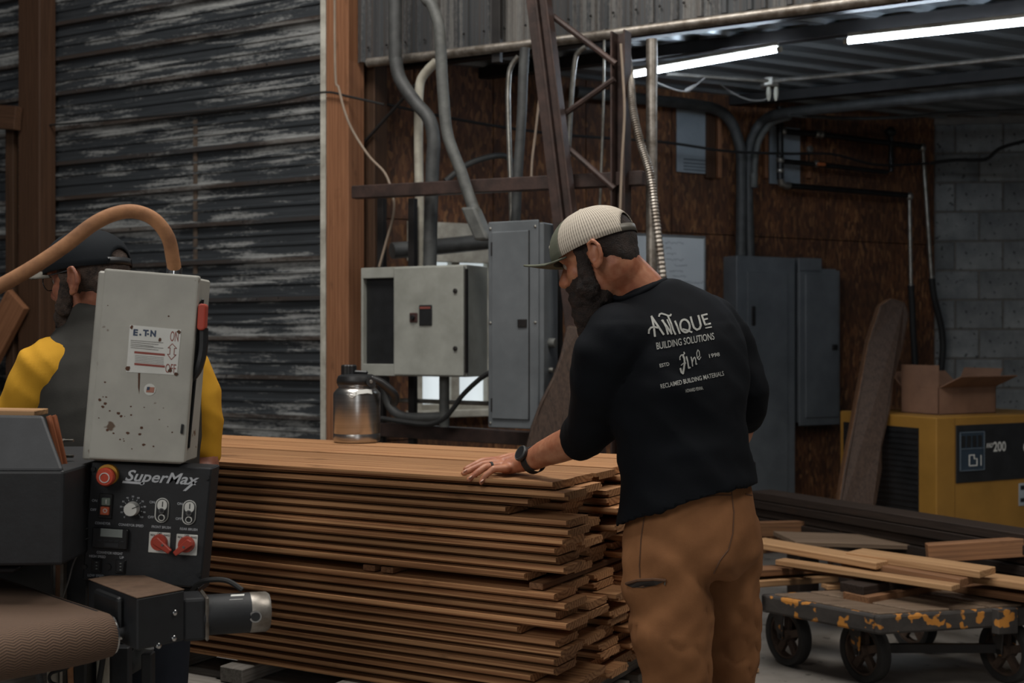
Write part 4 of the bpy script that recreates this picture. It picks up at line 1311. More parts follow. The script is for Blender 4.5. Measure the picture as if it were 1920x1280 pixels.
def metres(px): return px / SS
ROLL = math.radians(3.7)
U = Vector((math.cos(ROLL), 0, -math.sin(ROLL)))
Vv = Vector((math.sin(ROLL), 0, math.cos(ROLL)))
mach = empty('brush_sander', (W(200, 640, 2.75).x, 2.75, 0), 'black brush sanding machine with control panel, switch box and belt', 'machine')

# control panel
pc = [(171, 864), (397, 877), (376, 1102), (154, 1087)]
panel_o = mk('control_panel', prism_px(pc, SD, .07), M_mblk, mach, bev=.003, label='black tilted control panel with knobs and buttons')
def pp(px, py, d=0.0): return W(px, py, SD - d)
def ptext(s, px, py, h, name='lettering', bold=.015, shear=0, align='l', width=None, m=None, parent=None, d=.0012, label=None):
    g = text_on(s, pp(px, py, d), U, Vv, metres(h), bold, shear, align, None if width is None else metres(width))
    return mk(name, g, m or M_ltr, parent or panel_o, label=label)
def pdisc(name, px, py, r, d0, d1, m, n=24, label=None, r2=None):
    return mk(name, lathe([(metres(r), 0), (metres(r2 or r), d1 - d0)], pp(px, py, d0), (0, -1, 0), n), m, panel_o, smooth='auto', label=label)
def pbox(name, px, py, w, h, d0, d1, m, bev=.0012, rot=0.0, label=None, r=0.0):
    c = pp(px, py, (d0 + d1) / 2)
    u = U * math.cos(rot) - Vv * math.sin(rot); v = U * math.sin(rot) + Vv * math.cos(rot)
    return mk(name, boxf(c, u, (0, 1, 0), v, metres(w), d1 - d0, metres(h)), m, panel_o, bev=bev, label=label)
def ppoly(name, pts, d0, d1, m, bev=0.0):
    return mk(name, prism([pp(x, y, d0) for x, y in pts], (0, -(d1 - d0), 0)), m, panel_o, bev=bev)
# SuperMax lettering with its slash and underline
ptext('SuperMax', 233, 900, 20, 'maker_lettering', bold=.018, shear=.35, width=140, label='silver SuperMax lettering')
ppoly('lettering_underline', [(231, 901), (272, 904), (270, 908), (229, 905)], 0, .0012, M_ltr)
ppoly('lettering_slash', [(364, 901), (370, 902), (349, 920), (343, 920)], 0, .0012, M_ltr)
# emergency stop
pdisc('stop_ring', 204, 889, 19.5, 0, .010, M_yelp, label='yellow ring of the stop button')
mk('stop_button', lathe([(metres(11), .008), (metres(11), .016), (metres(17), .020), (metres(17.5), .028), (metres(15), .033)], pp(206, 891), (0, -1, 0), 28), M_redd, panel_o, smooth='auto', label='red mushroom stop button')
mk('stop_mark', lathe([(metres(9.5), .0332), (metres(9.5), .0345), (metres(8), .0345), (metres(8), .0332)], pp(206, 892), (0, -1, 0), 28, cap=False), M_wht, panel_o)
# conveyor rocker
pbox('conveyor_switch', 198, 948, 25, 46, 0, .006, M_blk)
pbox('conveyor_button', 199, 940, 16, 14, .004, .012, M_grb, label='grey green on button')
pbox('conveyor_button', 197, 957, 16, 15, .004, .014, M_orb, label='orange off button')
mk('button_mark', lathe([(metres(4), 0), (metres(4), .001), (metres(2.6), .001), (metres(2.6), 0)], pp(197, 957, .0135), (0, -1, 0), 16, cap=False), M_wht, panel_o)
pbox('button_mark', 199, 940, 1.5, 8, .0115, .0128, M_wht, 0)
ptext('ON', 172, 940, 4.6); ptext('OFF', 169, 957, 4.6)
ptext('CONVEYOR', 178, 982, 4.6, width=29); ptext('CONVEYOR SPEED', 222, 985, 4.6, width=47)
# speed dial
pdisc('speed_dial', 249, 953, 13.5, 0, .018, M_wht, 28, 'white speed dial', r2=12)
pbox('dial_pointer', 253.5, 951, 13, 1.4, .0175, .0188, M_blk, 0, rot=-.42)
for i in range(11):
    a = math.radians(225 - 27 * i)
    x, y = 249 + 22.5 * math.cos(a), 953 - 22.5 * math.sin(a)
    ptext(str(i * 10), x, y + 1.6, 3.2, 'dial_number', align='c')
    x, y = 249 + 17 * math.cos(a), 953 - 17 * math.sin(a)
    pbox('dial_tick', x, y, 3, .7, 0, .0008, M_ltr, 0, rot=-a + ROLL)
# brush switches
def brush(px, py):
    ppoly('brush_plate', rrect(px, py, 25, 46, 12.4, ROLL, 6), 0, .004, M_wht)
    ppoly('brush_rim', rrect(px, py + .2, 22, 43, 10.9, ROLL, 6), .003, .0052, M_blk)
    ppoly('brush_on_key', rrect(px + .6, py - 9.5, 18, 20, 8.5, ROLL, 5), .004, .0068, M_wht)
    pbox('key_mark', px + .7, py - 11, 1.6, 10, .0065, .0075, M_blk, 0)
    pdisc('brush_lamp', px, py + 1, 5.4, .004, .010, M_chr, 16)
    pdisc('brush_lamp_lens', px, py + 1, 3.2, .009, .0115, M_blk, 12)
    mk('brush_off_key', lathe([(metres(6.2), 0), (metres(6.2), .003), (metres(4.8), .003), (metres(4.8), 0)], pp(px - .8, py + 14, .0045), (0, -1, 0), 18, cap=False), M_wht, panel_o)
brush(304, 956); brush(355, 960)
ptext('ON', 280, 943, 4.6); ptext('OFF', 277, 971, 4.6); ptext('ON', 332, 946, 4.6); ptext('OFF', 329, 974, 4.6)
ptext('FRONT BRUSH', 284, 989, 4.6, width=36); ptext('REAR BRUSH', 337, 993, 4.6, width=33)
# rotary switches with long handles
def rotary(px, py, a):
    pbox('rotary_plate', px, py, 40, 39, 0, .003, M_wht)
    ptext('REV', px - 17, py - 13, 3.4, 'plate_lettering', m=M_blk, d=.0035); ptext('OFF', px - 4, py - 16, 3.4, 'plate_lettering', m=M_blk, d=.0035); ptext('FWD', px + 8, py - 12, 3.4, 'plate_lettering', m=M_blk, d=.0035)
    pdisc('rotary_knob', px, py - 1, 15.5, .003, .014, M_redp, 24, 'red rotary knob', r2=14)
    dx, dy = math.cos(a), math.sin(a)
    c0_, c1_ = (px - dx * 9, py - dy * 9), (px + dx * 27, py + dy * 27)
    nx, ny = -dy, dx
    ppoly('rotary_handle', [(c0_[0] + nx * 8, c0_[1] + ny * 8), (c0_[0] - dx * 4, c0_[1] - dy * 4), (c0_[0] - nx * 8, c0_[1] - ny * 8), (c1_[0] - nx * 4.5, c1_[1] - ny * 4.5), (c1_[0] + nx * 4.5, c1_[1] + ny * 4.5)], .012, .022, M_redp, .0015)
    pdisc('knob_screw', px + dx * 7, py + dy * 7, 2.4, .021, .0235, M_chr, 10)
rotary(299, 1017, math.radians(38)); rotary(350, 1021, math.radians(142))
# read-out
pbox('readout', 207, 1009, 66, 38, 0, .012, M_blk, .002)
pbox('readout_screen', 209, 999, 41, 15, .0115, .013, M_lcd, .0005, label='grey read-out screen')
for i in range(5):
    pbox('readout_key', 187 + i * 10.6, 1012.5 + i * .7, 7, 2.6, .0115, .0135, M_mgry, .0004)
pbox('readout_key', 209, 1022, 27, 8, .0115, .013, M_mgry, .0006)
ptext('CONVEYOR HEIGHT', 181, 1037, 4.6, width=49); ptext('HIGH SPEED', 167, 1044, 4.6, width=31); ptext('UP', 224, 1047, 4.6); ptext('LOW SPEED', 164, 1080, 4.6, width=31); ptext('DOWN', 217, 1084, 4.6, width=17)
for x, y in ((181, 1060), (226, 1062)):
    pbox('rocker_frame', x, y, 19, 26, 0, .004, M_blk)
    pbox('rocker', x, y, 13, 20, .003, .008, M_mblk, .001)
    for k in (-6, 0, 6):
        pbox('rocker_mark', x, y + k, 3, 1.2, .0075, .0088, M_lcd, 0)
pdisc('hole_plug', 203, 1062, 6, 0, .004, M_blk, 16)
for x, y in ((176, 879), (389, 895), (160, 1062), (373, 1077)):
    pdisc('panel_bolt', x, y, 4.6, 0, .005, M_blk, 6)

# switch box above it
BD0 = 2.47
sb = mk('switch_box', prism_px([(184, 507), (368, 520), (341, 870), (153, 862)], BD0 + .018, .12), M_sbox, mach, bev=.004)
mk('box_door', prism_px([(195, 503), (373, 517), (345, 868), (165, 860)], BD0, .02), M_sbox, sb, bev=.004, seg=2, label='spotted grey switch box door')
def bp(px, py, d=0.0): return W(px, py, BD0 - d)
mk('label_plate', prism([bp(x, y) for x, y in ((244, 609), (340, 618), (332, 703), (237, 697))], (0, -.0012, 0)), M_wht, sb, label='white maker label, worn at its edges')
M_navy = mat('navy_print', '2f3f58', rough=.6, bump=0)
M_rprint = mat('red_print', '8a3f33', rough=.6, bump=0)
M_gprint = mat('grey_print_fine', '75726e', rough=.6, bump=0)
U2 = Vector((math.cos(math.radians(4.6)), 0, -math.sin(math.radians(4.6)))); V2 = Vector((-U2.z, 0, U2.x))
def btext(s, px, py, h, m, bold=.0, width=None, name='lettering', label=None, align='l'):
    return mk(name, text_on(s, bp(px, py, .0018), U2, V2, h / (F / BD0), bold, 0, align, None if width is None else width / (F / BD0)), m, sb, label=label)
btext('E', 249, 628, 11, M_navy, .05, 9, label='navy E T N maker lettering'); btext('T', 268, 629, 11, M_navy, .05, 10); btext('N', 281, 630, 11, M_navy, .05, 11)
for x, y in ((263, 627), (277.5, 626)):
    mk('lettering', prism([bp(a, b, .0014) for a, b in circ(x, y, 2.0, 8)], (0, -.0006, 0)), M_navy, sb)
btext('ON', 318, 639, 19, M_rprint, 0, 16, label='red outlined ON lettering'); btext('OFF', 309, 698, 17, M_rprint, 0, 20, label='red outlined OFF lettering')
for i in range(5):
    mk('fine_print', prism([bp(x, y, .0014) for x, y in ((245, 637 + i * 3.4), (306 - (i % 3) * 9, 642 + i * 3.4), (306 - (i % 3) * 9, 643.1 + i * 3.4), (245, 638.1 + i * 3.4))], (0, -.0004, 0)), M_gprint, sb)
for y in (658, 680):
    mk('warning_band', prism([bp(a, b, .0014) for a, b in ((252, y), (309, y + 5), (309, y + 9), (252, y + 4))], (0, -.0005, 0)), M_rprint, sb)
for i in range(5):
    mk('fine_print', prism([bp(x, y, .0014) for x, y in ((253, 665.5 + i * 3), (307, 670.2 + i * 3), (307, 671 + i * 3), (253, 666.3 + i * 3))], (0, -.0004, 0)), M_gprint, sb)
ar = [(323, 644), (331, 653), (327, 653), (326, 665), (330, 665), (321, 674), (314, 664), (318, 664), (319, 652), (315, 652)]
V_, F_ = ribbon(ar + [ar[0]], 1.3)
mk('arrow_mark', ([bp(x, y, .0018) for x, y in V_], F_), M_rprint, sb, label='red outlined double arrow')
mk('round_sticker', prism([bp(x, y) for x, y in circ(281, 730, 11, 24)], (0, -.001, 0)), M_wht, sb)
mk('sticker_flag', prism([bp(x, y, .001) for x, y in ((276, 725), (290, 726), (288, 736), (274, 735))], (0, -.0008, 0)), mat('flag_orange', 'a8705c', bump=0), sb)
mk('sticker_flag', prism([bp(x, y, .0018) for x, y in ((276, 725), (281, 725), (280, 731), (275, 731))], (0, -.0005, 0)), M_navy, sb)
rs = random.Random(3)
M_rustspot = mat('rust_spot', '5a3a28', '3c2a20', rough=.9, bump=0)
for i in range(34):
    x, y = rs.uniform(185, 340), rs.uniform(560, 850)
    if i < 24: y = rs.uniform(730, 850)
    if 235 < x < 342 and 605 < y < 706: continue
    r = rs.choice((1, 1.3, 1.8, 2.6, 3.2))
    mk('rust_spot', prism([bp(x + (a - x) * rs.uniform(.7, 1.4), y + (b - y) * rs.uniform(.6, 1.0)) for a, b in circ(x, y, r, 8)], (0, -.0004, 0)), M_rustspot, sb)
for x, y, r in ((247, 613, 4), (335, 622, 4), (300, 637, 4), (330, 701, 4), (240, 690, 5), (319, 694, 5)):
    mk('rust_spot', prism([bp(x + (a - x) * rs.uniform(.5, 1.1), y + (b - y) * rs.uniform(.6, 1.2), .0016) for a, b in circ(x, y, r, 8)], (0, -.0004, 0)), M_rustspot, sb)
mk('rust_run', prism([bp(x, y) for x, y in ((259, 699), (263, 699), (262, 725), (261, 738), (259, 725))], (0, -.0005, 0)), M_rustspot, sb)
mk('latch', prism([bp(x, y) for x, y in ((341, 794), (345, 795), (343, 813), (339, 812))], (0, -.006, 0)), M_blk, sb, bev=.001)
# lever on the right side
mk('lever_plate', hexa([W(352, 840, 2.50), W(356, 840, 2.50), W(356, 840, 2.58), W(352, 840, 2.58)], [W(378, 560, 2.50), W(383, 560, 2.50), W(383, 560, 2.58), W(378, 560, 2.58)]), M_blk, sb, bev=.002)
mk('lever', stube([W(360, 712, 2.50), W(372, 690, 2.49), W(380, 655, 2.49), W(381, 615, 2.49)], [.006, .009, .010, .010], 8), M_blk, sb, smooth='auto')
mk('lever_grip', prism_px(rrect(377, 594, 15, 50, 6, .05), 2.475, .025), M_redp, sb, bev=.003, seg=2, label='red lever grip')
# hose and its metal collar
mk('hose_collar', lathe([(.016, -.01), (.016, .012), (.0135, .012), (.0135, .022)], W(326, 512, 2.545), Vv, 16), M_chr, sb, smooth='auto')
hp = [(-40, 556), (0, 536), (60, 502), (120, 462), (175, 420), (218, 400), (255, 397), (290, 412), (315, 445), (324, 485), (327, 505)]
mk('cable_hose', stube([W(x, y, 2.40 + .145 * i / (len(hp) - 1)) for i, (x, y) in enumerate(hp)], .0145, 14, 8), M_hose, mach, smooth='auto', label='thick tan dusty hose arching to the switch box')

# head cabinet on the left, mounting column, drive box, motor
mk('head_cabinet', prism_px([(-260, 882), (120, 882), (117, 1060), (-260, 1064)], 2.36, .55), M_mblk, mach, bev=.006, seg=2)
mk('head_hood', hexa([W(-260, 883, 2.36), W(120, 883, 2.36), W(120, 883, 2.90), W(-260, 883, 2.90)], [W(-260, 774, 2.43), W(82, 779, 2.43), W(82, 779, 2.83), W(-260, 774, 2.83)]), M_mgry, mach, bev=.006, seg=2)
mk('hood_lip', prism_px([(-260, 1062), (40, 1062), (26, 1075), (-260, 1076)], 2.40, .4), M_mblk, mach, bev=.004)
mk('under_body', prism_px([(-260, 1050), (98, 1050), (98, 1200), (-260, 1200)], 2.86, .30), M_blk, mach, bev=.004)
mk('mount_column', prism_px([(122, 862), (168, 862), (160, 1330), (122, 1330)], 2.58, .10), M_blk, mach, bev=.004)
mk('back_rail', prism_px([(100, 1058), (104, 1058), (102, 1500), (98, 1500)], 2.62, .03), M_galv, mach)
mk('guide_rail', prism_px([(113, 1055), (119, 1055), (117, 1300), (112, 1300)], 2.55, .02), M_grime, mach)
for y in (826, 855, 886):
    mk('wing_nut', join(boxf(W(128, y, 2.55), (1, 0, 0), (0, 1, 0), UP, .022, .008, .006), lathe([(.005, 0), (.005, .03)], W(120, y, 2.56), (0, -1, 0), 8)), M_galv, mach, bev=.001)
# drive box
g0, g1, g2 = W(257, 1122, 2.28), W(346, 1116, 2.36), W(165, 1102, 2.46)
g3 = g1 + (g2 - g0)
for p in (g1, g2, g3): p.z = g0.z
hz = Vector((0, 0, (1220 - 1122) * 2.28 / F))
mk('drive_box', hexa([p - hz for p in (g0, g1, g3, g2)], [g0, g1, g3, g2]), M_mblk, mach, bev=.003)
mk('drive_box_dust', hexa([p + UP * .0004 for p in (g0, g1, g3, g2)], [p + UP * .0016 for p in (g0, g1, g3, g2)]), M_dust, mach, label='brown sawdust on the drive box')
fr = (g1 - g0).normalized(); fn = Vector((fr.y, -fr.x, 0))
for x, y in ((327, 1148), (325, 1196), (296, 1210)):
    k = (x - 257) / 89
    c = g0 + (g1 - g0) * k
    c.z = H - (y - CY) * c.y / F
    mk('bolt', lathe([(.0055, -.001), (.0055, .003), (.003, .005)], c, fn, 10), M_chr, mach, smooth='auto')
sd = (g2 - g0).normalized(); sn = Vector((sd.y, -sd.x, 0))
if sn.x > 0: sn = -sn
cc = (g0 + g2) / 2 - hz * .5
mk('bearing_plate', boxf(cc + sn * .006, sd, sn, UP, .12, .016, .085), M_blk, mach, bev=.008, seg=2)
# motor along the front direction of the box
ma = W(340, 1155, 2.40); mdir = (W(495, 1146, 2.46) - ma).normalized()
mL = (W(498, 1146, 2.46) - ma).length
mr = .0395
def along(t): return ma + mdir * (mL * t)
mot = mk('motor', lathe([(mr * .95, 0), (mr, .005), (mr, mL * .80)], along(.0), mdir, 36), M_mblk, mach, smooth='auto')
mk('gear_case', boxf(along(.12) + Vector((0, .0, 0)), mdir, UP.cross(mdir), UP, mL * .26, mr * 2.05, mr * 2.1), M_mblk, mot, bev=.006, seg=2)
mk('motor_band', boxf(along(.27), mdir, UP.cross(mdir), UP, .007, mr * 2.1, mr * 2.2), M_grime, mot, bev=.004)
mk('end_bell', lathe([(mr, 0), (mr * 1.01, .004), (mr * 1.0, mL * .2), (mr * .9, mL * .235)], along(.80), mdir, 36), M_grime, mot, smooth='auto', label='dull silver motor end cap')
mk('brush_cap', lathe([(.012, 0), (.012, .006)], along(.93) + Vector((-.0, -mr * .97, 0)), (.15, -1, .0), 20), M_chr, mot, smooth='auto')
mk('brush_cap_plug', lathe([(.0095, .004), (.0085, .0085)], along(.93) + Vector((0, -mr * .97, 0)), (.15, -1, .0), 20), M_blk, mot, smooth='auto')
tl = []
for a in (.25, .65, 1.05):
    for t_ in (.60, .76):
        d = UP * math.cos(a) + Vector((0, -1, 0)) * math.sin(a)
        tl.append(along(t_) + d * (mr + .0012))
mk('rating_label', (tl, [(0, 1, 3, 2), (2, 3, 5, 4)]), M_wht, mot)
mk('motor_cable', stube([along(.72) + UP * .045, along(.5) + UP * .062 + Vector((0, .02, 0)), along(.2) + UP * .058 + Vector((0, .05, 0)), W(360, 1104, 2.52)], .0055, 8), M_rub, mot, smooth='auto')
mk('under_bracket', prism_px([(170, 1090), (372, 1102), (370, 1116), (170, 1112)], 2.56, .10), M_blk, mach, bev=.002)
# conveyor belt wrapped round its roller
def belt_mat():
    m = bpy.data.materials.new('herringbone_belt')
    t = NT(m)
    sep = t.n('ShaderNodeSeparateXYZ')
    t.l(t.coord((1, 1, 1), 'UV'), sep.inputs[0])
    zig = t.math('PINGPONG', sep.outputs[0], .014)
    ph = t.math('SINE', t.math('MULTIPLY', t.math('MULTIPLY_ADD', zig, .42, sep.outputs[1]), 1150))
    cr = t.math('SINE', t.math('MULTIPLY', sep.outputs[0], 2100))
    f = t.math('MULTIPLY_ADD', t.math('MULTIPLY_ADD', cr, .45, ph), .34, .5)
    c = t.ramp(f, [(.2, '382a20'), (.8, '725845')])
    t.l(c, t.b.inputs['Base Color'])
    t.b.inputs['Roughness'].default_value = .85
    t.bump(f, .5, .002)
    return m
ax_ = Vector((.707, .707, 0)); pd_ = Vector((-.707, .707, 0))
rb = .046
r_end = W(203, 1190, 2.31)
loop = []
for i in range(9):
    loop.append((.75 - .75 * i / 8, rb))
for i in range(1, 18):
    a = math.pi / 2 + math.pi * i / 18
    loop.append((rb * math.cos(a), rb * math.sin(a)))
for i in range(9):
    loop.append((.75 * i / 8, -rb))
acc = [0]
for (a, b), (c, d) in zip(loop, loop[1:]): acc.append(acc[-1] + math.hypot(c - a, d - b))
V, Fs, UVs = [], [], {}
nx = 14
for j in range(nx + 1):
    k = j / nx
    xx = -.62 + .62 * k
    cr_ = 1 - .12 * max(0, (k - .86) / .14) ** 2
    for (a, b) in loop:
        a2 = a if a > 0 else a * cr_
        V.append(r_end + ax_ * xx + pd_ * a2 + UP * b * cr_)
n = len(loop)
for j in range(nx):
    for i in range(n - 1): Fs.append((j * n + i, j * n + i + 1, (j + 1) * n + i + 1, (j + 1) * n + i))
bo = mk('conveyor_belt', (V, Fs), belt_mat(), mach, smooth=True, label='brown conveyor belt with a herringbone tread')
ul_ = bo.data.uv_layers.new(name='uv')
for lp_ in bo.data.loops:
    vi = lp_.vertex_index
    ul_.data[lp_.index].uv = (-.62 + .62 * (vi // n) / nx, acc[vi % n])
mk('belt_bed', hexa([r_end - ax_ * .62 + pd_ * .03 - UP * (rb * .9), r_end - ax_ * .004 + pd_ * .03 - UP * (rb * .9), r_end - ax_ * .004 + pd_ * .74 - UP * (rb * .9), r_end - ax_ * .62 + pd_ * .74 - UP * (rb * .9)],
                    [r_end - ax_ * .62 + pd_ * .03 + UP * (rb * .9), r_end - ax_ * .004 + pd_ * .03 + UP * (rb * .9), r_end - ax_ * .004 + pd_ * .74 + UP * (rb * .9), r_end - ax_ * .62 + pd_ * .74 + UP * (rb * .9)]), M_blk, mach)
mk('roller', tube([r_end - ax_ * .6, r_end + ax_ * .004], rb * .84, 24), M_chr, mach, smooth='auto')
mk('roller_shaft', tube([r_end, r_end + ax_ * .10], .014, 14), M_chr, mach, smooth='auto')
# legs and hoses below the belt
def leg_px(x0, x1, y0, D, m, w=.03):
    a, b = W(x0, y0, D), W(x1, y0, D)
    mk('leg', boxf(Vector(((a.x + b.x) / 2, D, a.z / 2)), (1, 0, 0), (0, 1, 0), UP, b.x - a.x, w, a.z), m, mach, bev=.003)
leg_px(92, 112, 1225, 2.60, M_wpipe); leg_px(184, 202, 1215, 2.64, M_wpipe); leg_px(205, 245, 1210, 2.74, M_mblk); leg_px(-120, -90, 1225, 2.6, M_wpipe); leg_px(268, 288, 1222, 2.62, M_mblk)
mk('foot_frame', boxf(W(90, 640, 2.66) + UP * (-H + .05), (1, 0, 0), (0, 1, 0), UP, .6, .05, .06), M_mblk, mach, bev=.004)
for pts, r, m, D in (([(52, 1225), (70, 1255), (78, 1300), (80, 1360)], .007, M_dpvc, 2.45), ([(140, 1225), (128, 1250), (96, 1262), (95, 1278), (118, 1290), (130, 1330)], .0035, M_rub, 2.5), ([(195, 1210), (192, 1240), (184, 1290), (178, 1340)], .006, M_rub, 2.52),
                     ([(272, 1210), (262, 1232), (235, 1250), (200, 1262), (170, 1245), (160, 1215)], .022, M_dpvc, 2.80), ([(135, 1225), (132, 1260), (136, 1320)], .006, M_hose, 2.55)):
    mk('hose', stube([W(x, y, D) for x, y in pts], r, 10), m, mach, smooth='auto')
mk('control_wire', stube([W(165, 990, 2.49), W(148, 998, 2.48), W(150, 1012, 2.48), W(168, 1008, 2.49)], .0016, 6), M_rub, mach)
mk('control_wire', stube([W(160, 1020, 2.5), W(140, 1050, 2.5), W(128, 1090, 2.5), W(118, 1120, 2.54)], .0016, 6), M_gcable, mach)

# laths by the hood, scrap on the hood
M_lath = wood('red_lath', '96593a', '6b3c25', ring=60, rnd=.1)
for (a, b, w, lab) in (((92, 780, 2.52), (128, 935, 2.46), .011, 'thin reddish lath leaning on the machine hood, left of two'), ((102, 779, 2.53), (135, 930, 2.47), .009, 'thin reddish lath leaning on the machine hood, right of two')):
    plank_between('wood_lath', W(*b), W(*a), w, .008, M_lath, side=(1, 0, 0), label=lab, cat='lath', group='laths on the hood')
plank_between('board_offcut', W(-120, 770, 2.6), W(78, 773, 2.62), .10, .012, M_pale, label='thin board lying on top of the machine hood', cat='board')

# ------------------------------------------------------------------ people
def cloth_mat(name, c1, c2, scale=300, rough=.85, wear=None):
    m = mat(name, c1, c2, rough=rough, scale=7, bump=0, lo=.3, hi=.7)
    t = NT(m)
    v = t.coord((1, 1, 1))
    t.bump(t.noise(v, scale, 2, .5), .25, .001)
    t.b.inputs['Specular IOR Level'].default_value = .15
    return m
M_shirt = cloth_mat('navy_shirt', '0d1015', '090b0f')
M_pants = cloth_mat('brown_canvas', '8a5f3e', '6f4a2f')
M_vest = cloth_mat('charcoal_vest', '3f3e3b', '33322f')
M_tee = cloth_mat('yellow_tee', 'c99730', 'b58525')
M_jean = cloth_mat('dark_jeans', '2b2f38', '22252c')
M_boot = mat('brown_boot', '4a3628', rough=.6)
M_olive = cloth_mat('olive_cap', '66685b', '56594d')
M_capd = cloth_mat('black_cap', '1d2024', '171a1d')
M_capg = cloth_mat('grey_cap_front', '6b675f', '5c5851')
def skin_mat(name, c1, c2):
    m = mat(name, c1, c2, rough=.5, scale=24, bump=.2, dist=.0015)
    b = m.node_tree.nodes['Principled BSDF']
    b.inputs['Subsurface Weight'].default_value = .12
    b.inputs['Subsurface Radius'].default_value = (.012, .004, .002)
    return m
M_skin = skin_mat('skin', 'b07a5c', '94573d')
M_skin2 = skin_mat('skin_ruddy', 'a06a50', '7c4a38')
def hair_mat(name, c1, c2):
    return mat(name, c1, c2, rough=.75, scale=60, bump=.9, dist=.006, lo=.3, hi=.7)
M_beard = hair_mat('brown_beard', '33241c', '17110e')
M_beard2 = hair_mat('grizzled_beard', '54443a', '221a16')
def mesh_cap_mat():
    m = bpy.data.materials.new('beige_mesh')
    t = NT(m)
    sep = t.n('ShaderNodeSeparateXYZ'); t.l(t.coord((1, 1, 1), 'UV'), sep.inputs[0])
    a = t.math('MULTIPLY_ADD', t.math('SINE', t.math('MULTIPLY', sep.outputs[0], 105)), .5, .5)
    b = t.math('MULTIPLY_ADD', t.math('SINE', t.math('MULTIPLY', sep.outputs[1], 60)), .5, .5)
    f = t.math('MAXIMUM', a, t.math('MULTIPLY', b, .35))
    c = t.ramp(f, [(.15, '857c70'), (.75, 'c6bbab')])
    t.l(c, t.b.inputs['Base Color'])
    t.b.inputs['Roughness'].default_value = .8
    t.bump(f, .4, .001)
    return m
M_mesh = mesh_cap_mat()

M_eye = mat('eye_white', 'a89c90', rough=.3, bump=0)
class Head:
    def __init__(s, c, yaw, pitch, k=1.0, roll=0.0):
        y, p = math.radians(yaw), math.radians(pitch)
        h = Vector((-math.sin(y), math.cos(y), 0))
        s.F = h * math.cos(p) - UP * math.sin(p)
        s.U = h * math.sin(p) + UP * math.cos(p)
        s.L = s.U.cross(s.F)
        r = math.radians(roll)
        s.U, s.L = s.U * math.cos(r) + s.L * math.sin(r), s.L * math.cos(r) - s.U * math.sin(r)
        s.c, s.k = Vector(c), k
    def p(s, x, y, z): return s.c + (s.F * x + s.L * y + s.U * z) * s.k
    def ell(s, x, y, z, rx, ry, rz, nu=20, nv=14): return ellipsoid(s.p(x, y, z), s.F, s.L, s.U, rx * s.k, ry * s.k, rz * s.k, nu, nv)
    def cap_(s, pts, r): return capsule([s.p(*q) for q in pts], [x * s.k for x in r] if hasattr(r, '__len__') else r * s.k, 10)
    def skin(s):
        G = [s.ell(-.006, 0, .012, .097, .076, .092), s.ell(.025, 0, -.05, .066, .060, .080), s.ell(.045, 0, -.095, .042, .042, .035),
             s.cap_([(.076, .0, .004), (.094, 0, -.02), (.108, 0, -.040)], [.010, .011, .014]), s.ell(.096, 0, -.047, .017, .018, .011),
             s.cap_([(.073, -.045, .012), (.086, 0, .016), (.073, .045, .012)], .012),
             s.cap_([(.084, -.018, -.074), (.090, 0, -.073), (.084, .018, -.074)], .0085), s.cap_([(.083, -.015, -.084), (.088, 0, -.085), (.083, .015, -.084)], .008)]
        for e in (-1, 1):
            G.append(s.ell(.050, .036 * e, -.036, .026, .024, .026))
            # ear: rim, bowl and lobe
            rim = [(-.012, .074 * e, -.040), (-.016, .080 * e, -.018), (-.022, .087 * e, .003), (-.036, .090 * e, .006), (-.046, .089 * e, -.012), (-.043, .086 * e, -.034), (-.030, .081 * e, -.052)]
            G.append(s.cap_(rim, [.006, .0055, .0055, .006, .006, .006, .007]))
            G.append(s.ell(-.030, .0745 * e, -.020, .014, .006, .024))
            G.append(s.ell(-.020, .080 * e, -.052, .010, .006, .010))
            G.append(s.ell(-.012, .079 * e, -.024, .006, .006, .010))
        return join(*G)
    def eyes(s, parent):
        for e in (-1, 1):
            mk('eye', s.ell(.0705, .030 * e, -.010, .0115, .0115, .0115, 12, 8), M_eye, parent, smooth=True)
            mk('iris', s.ell(.0790, .031 * e, -.011, .005, .006, .006, 10, 6), M_beard, parent, smooth=True)

def crown(hd, rx, ry, rz, th0, th1, z0=0.0, zc=.005, nt=40, nh=10, gap=None, out=0.0):
    """part of a cap crown between two angles (0 = front, going to the left side); gap = (half angle, height) of the arch at the back"""
    V, Fs, uv = [], [], []
    for i in range(nt + 1):
        a = math.radians(th0 + (th1 - th0) * i / nt)
        lo = z0
        if gap:
            back = abs((math.degrees(a) % 360) - 180)
            if back < gap[0]: lo = z0 + gap[1] * math.sqrt(1 - (back / gap[0]) ** 2)
        for j in range(nh + 1):
            z = lo + (rz * .999 - lo) * (1 - (1 - j / nh) ** 1.6)
            q = math.sqrt(max(0.0, 1 - (max(z, 0) / rz) ** 2.5)) + .004
            V.append(hd.p((rx + out) * q * math.cos(a), (ry + out) * q * math.sin(a), z + zc))
            uv.append((a, z * 10))
    for i in range(nt):
        for j in range(nh):
            a = i * (nh + 1) + j
            Fs.append((a, a + 1, a + nh + 2, a + nh + 1))
    return V, Fs, uv
def shell(name, V, Fs, uv, m, parent, th=.0025):
    o = mk(name, (V, Fs), m, parent, smooth=True)
    if uv:
        ul = o.data.uv_layers.new(name='uv')
        for lp in o.data.loops: ul.data[lp.index].uv = uv[lp.vertex_index]
    md = o.modifiers.new('thick', 'SOLIDIFY'); md.thickness = th; md.offset = 0
    return o
